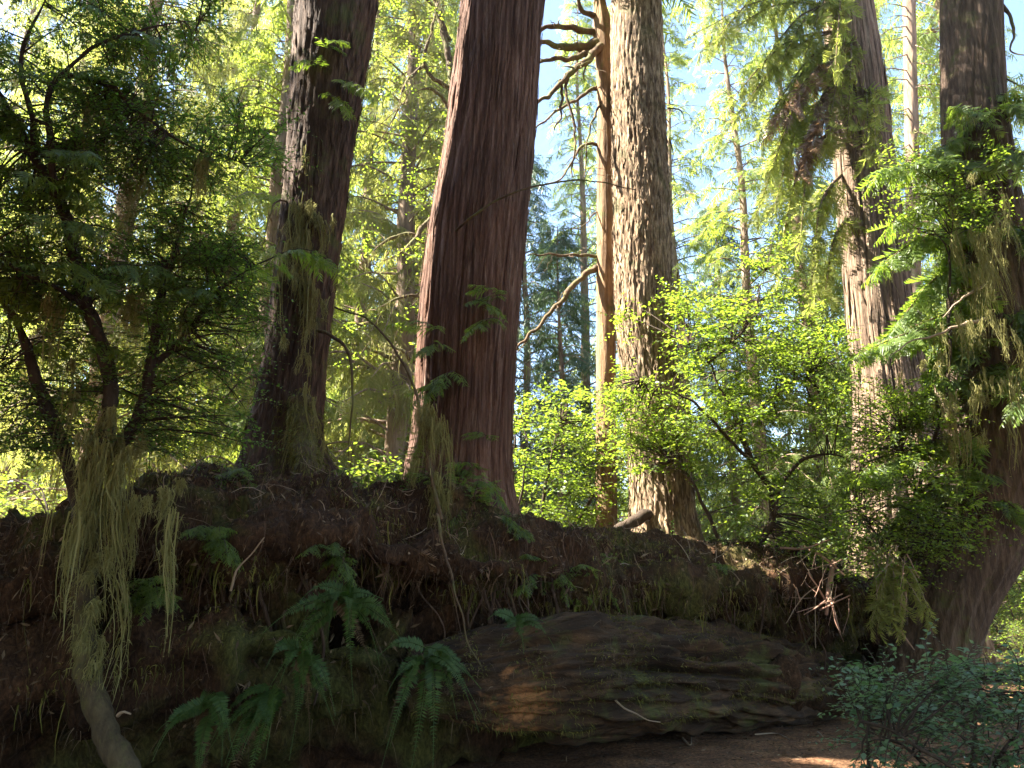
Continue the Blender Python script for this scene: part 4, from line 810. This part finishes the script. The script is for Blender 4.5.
BGT = [(pc, 85, 14.5, 1.0, 'pale golden conifer with a grey stem, behind the crooked stems of the dark mossy tree'),
       (pa, 10, 19.5, 1.1, 'yellow-green conifer at the far left edge behind the crooked stems'),
       (pa, 165, 24, 1.1, 'yellow-green conifer glimpsed through the shaded leaves midway to the dark trunk'),
       (pa, 250, 16, .95, 'yellow-green conifer against the sky just left of the dark trunk'),
       (pc, 395, 17.3, 1.1, 'golden mossy conifer filling the gap between the dark trunk and the red cedar'),
       (pa, 352, 22, 1.05, 'yellow-green conifer directly behind the dark trunk'),
       (pa, 430, 26.5, 1.2, 'tall green conifer directly behind the red cedar'),
       (pb, 562, 18, .8, 'blue-green young conifer in the gap between the red cedar and the slim dead trunk'),
       (pb, 525, 24, 1.25, 'distant cool green conifer edging out right of the red cedar'),
       (pd, 590, 27, 1.2, 'tall thin conifer seen through the crooked limbs of the slim dead trunk'),
       (pd, 690, 22, 1.0, 'thin sparse conifer with a pale stem right of the grey plated trunk'),
       (pb, 735, 24, 1.1, 'distant blue-green conifer above the bright shrub'),
       (pd, 765, 20, 1.0, 'thin conifer just left of the drooping sprays of the weathered cedar'),
       (pd, 640, 30, 1.35, 'far green conifer behind the grey plated trunk'),
       (pa, 825, 21, .95, 'yellow-green conifer behind the weathered cedar'),
       (pd, 935, 24, 1.1, 'thin green conifer behind the slender pale stem'),
       (pa, 1020, 18, .95, 'yellow-green conifer at the right edge behind the shaded trunk'),
       (pb, 985, 26, 1.3, 'far cool green conifer right of the slender stem'),
       (pc, -60, 26, 1.2, 'pale golden conifer at the extreme left edge'),
       (pc, 205, 20.5, 1.1, 'golden conifer behind the outer shaded leaves, left of the dark trunk'),
       (pa, 300, 28.5, 1.3, 'tall yellow-green conifer rising behind the dark trunk')]
for a_ in BGT: plant(*a_)
# the woods beyond, which read as one mass
gf = Geo(); gw = Geo()
for i in range(84):
    Y = rng.uniform(32, 75); x = rng.uniform(-.95, .95)*Y; H = rng.uniform(10, 17)*(.62 if -.02 < x/Y < .42 else 1.2)*(Y/45)**.4; z = np.linspace(-.3, H, 8)
    gw.tube(np.c_[x+0*z, Y+0*z, z], np.linspace(.2, .02, 8), 5)
    m = 260; t = rng.random(m)**.8; a = rng.uniform(0, 6.28, m); L = (1-t*.92)*H*.19*rng.uniform(.2, 1, m); h = .6+t*(H-.6)
    T = np.c_[x+L*np.cos(a), Y+L*np.sin(a), h-.15*L]; D = np.c_[np.cos(a), np.sin(a), np.full(m, -.45)]+rng.normal(size=(m, 3))*.25
    scatter_fronds(gf, FAR, T, D, rng.uniform(1.0, 2.0, m), .5)
o = gf.build('far_woods', M['far_green']); o['kind'] = 'stuff'
o = gw.build('far_woods', M['far_bark']); o['kind'] = 'stuff'
tm2 = thing('leaning_tree', 'thin mossy stem with arching bare limbs between the dark trunk and the red cedar', 'tree', at(420, 640, 12.0))
SP = []
for pts, nm in [([(420, 665, 12, 13), (425, 500, 12, 11), (432, 330, 12, 10), (446, 200, 12, 9), (452, 90, 12, 8), (430, -30, 12, 6)], 'trunk'), ([(446, 205, 12, 7), (425, 225, 11.8, 6), (405, 250, 11.6, 5), (380, 262, 11.5, 3)], 'branch'),
                ([(452, 90, 12, 6), (438, 82, 11.9, 5), (425, 65, 11.8, 4.5), (432, 30, 11.7, 4), (442, -10, 11.6, 3)], 'branch'), ([(425, 65, 11.8, 4), (408, 80, 11.7, 3.5), (398, 108, 11.6, 2)], 'branch'), ([(450, 40, 12, 5), (432, 5, 11.9, 4), (405, -20, 11.8, 3)], 'branch'),
                ([(440, 260, 12, 6), (412, 235, 11.8, 5), (388, 240, 11.7, 4), (365, 262, 11.6, 2)], 'branch'), ([(451, 110, 12, 5), (430, 88, 11.8, 4), (415, 92, 11.7, 2)], 'branch'), ([(436, 300, 12, 5), (410, 295, 11.8, 4), (375, 310, 11.7, 2)], 'branch'), ([(430, 380, 12, 5), (400, 350, 11.8, 4), (372, 340, 11.7, 2)], 'branch')]:
    SP.append(stem_poly(tm2, pts, nm, 'limb', 8, .03))
g = Geo(); SPa = np.concatenate(SP[1:]); k = rng.integers(0, len(SPa), 900); moss_strands(g, SPa[k]+rng.normal(size=(900, 3))*.03, rng.gamma(2, .05, 900), .008, .2); g.build('moss', M['moss'], tm2)
gl = Geo(); gw = Geo(); crown_clumps(gl, gw, SPa, clump_box(46, 350, 455, -10, 380, 11.3, 12.6), .07, (.2, .5), 7, spacing=.06, flat=.8); gw.build('twigs', M['limb'], tm2); gl.build('foliage', M['huckle'], tm2)
# low sunny bushes behind the bank
def bush_proto(label, mat, seed, leaf=.075):
    global rng
    keep = rng; rng = np.random.default_rng(seed); t = thing('sunlit_bush', label, 'bush', (0, 0, 0), 'sunlit bushes behind the bank'); gl = Geo(); gw = Geo()
    S = []
    for i in range(7):
        a = rng.uniform(0, 6.28); P = spline(np.array([[0, 0, -.1], [.35*cos(a), .35*sin(a), .9], [.9*cos(a), .9*sin(a), 1.9]]), .08); gw.tube(P, np.linspace(.02, .005, len(P)), 5); S.append(P)
    c = rand_dirs(75)*np.array([1.15, 1.15, 1.05])*rng.uniform(.35, 1, (75, 1))**.6+np.array([0, 0, 1.35]); c = c[c[:, 2] > .15]
    crown_clumps(gl, gw, np.concatenate(S), c, leaf, (.3, .6), 7, spacing=.07); gw.build('stems', M['stem'], t); gl.build('foliage', M[mat], t); rng = keep; return t
ba = bush_proto('x', 'huckle', 201); bb = bush_proto('x', 'hemlock', 202, .085)
for p, px, Y, s, lab in [(ba, 25, 9.5, 1.15, 'bright bush glowing behind the low left end of the bank'), (bb, -40, 11, 1.2, 'green bush beyond the far left end of the bank'), (ba, 160, 12, 1.3, 'sunny bush behind the bank left of the dark trunk'), (bb, 240, 14, 1.3, 'darker bush behind the foot of the dark trunk'),
                         (ba, 370, 11, 1.35, 'sunny bush behind the bank between the dark trunk and red cedar'), (bb, 420, 14, 1.6, 'tall bush half hidden by the red cedar'), (ba, 620, 13, 1.1, 'bright bush behind the foot of the grey plated trunk'),
                         (ba, 800, 16, .9, 'bush behind the right part of the bright shrub'), (bb, 1000, 12.5, .9, 'sunny bush seen under the flared trunk at the right edge'), (ba, 1040, 14, 1.3, 'tall bright bush at the right edge beyond the shaded trunk'), (ba, 850, 11.6, .9, 'bright bush in front of the foot of the weathered cedar'), (bb, 1010, 10.5, .45, 'small bush on the ground right of the flared trunk base')]:
    plant(p, px, Y, s, lab)

# ------------------------------------------------------------------ tall trees beside and behind the viewer, which shade this side of the bank
sh = conifer_proto('overhanging_conifer', 'x', 17, 3.6, 3.0, 120, 1.5, 'far_green', [frond_proto(40+i, .3, .16, 8, .45, 1) for i in range(3)], .6, .3, 105, 'tall conifers that shade the near side of the bank', 'shade_bark', shape=.5, spacing=.26)
SH = [(-11.6, 4.5), (-8.2, 4.7), (-9.9, 5.8, .85), (-7.5, 3.6), (-9.5, 3.6), (-7.5, 1.4), (-10.5, .6), (-12.5, 3.4), (-5, -1.5), (-1, -3.2), (2.6, -2.6), (-3.4, -4.5), (5, -5), (8.5, 4)]
for i_, (x, y, *sc_) in enumerate(SH):
    lab = 'tall shading conifer standing outside the picture near the viewer'
    if i_ == 0: sh.location = (x, y, 0); sh['label'] = lab
    else: dup(sh, (x, y, 0), rng.uniform(0, 6.28), sc_[0] if sc_ else rng.uniform(.95, 1.1), lab)

# ------------------------------------------------------------------ thin haze volume, added to lift and soften the background
hz = 34.0
hv = np.array([[x, y, z] for z in (-4.0, hz) for y in (-270, 640) for x in (-370, 370)], float)
hm = bpy.data.materials.new('added_haze'); hm.use_nodes = True; hn = hm.node_tree.nodes; hn.clear()
ho = hn.new('ShaderNodeOutputMaterial'); hp = hn.new('ShaderNodeVolumePrincipled'); hp.inputs['Color'].default_value = (.92, .95, .96, 1); hp.inputs['Density'].default_value = HAZE
hp.inputs['Anisotropy'].default_value = .2
hm.node_tree.links.new(hp.outputs[0], ho.inputs['Volume'])
if HAZE > 0:
    o = Geo().add(hv, [[0, 2, 3, 1], [4, 5, 7, 6], [0, 1, 5, 4], [2, 6, 7, 3], [0, 4, 6, 2], [1, 3, 7, 5]]).build('haze', hm); o['kind'] = 'stuff'
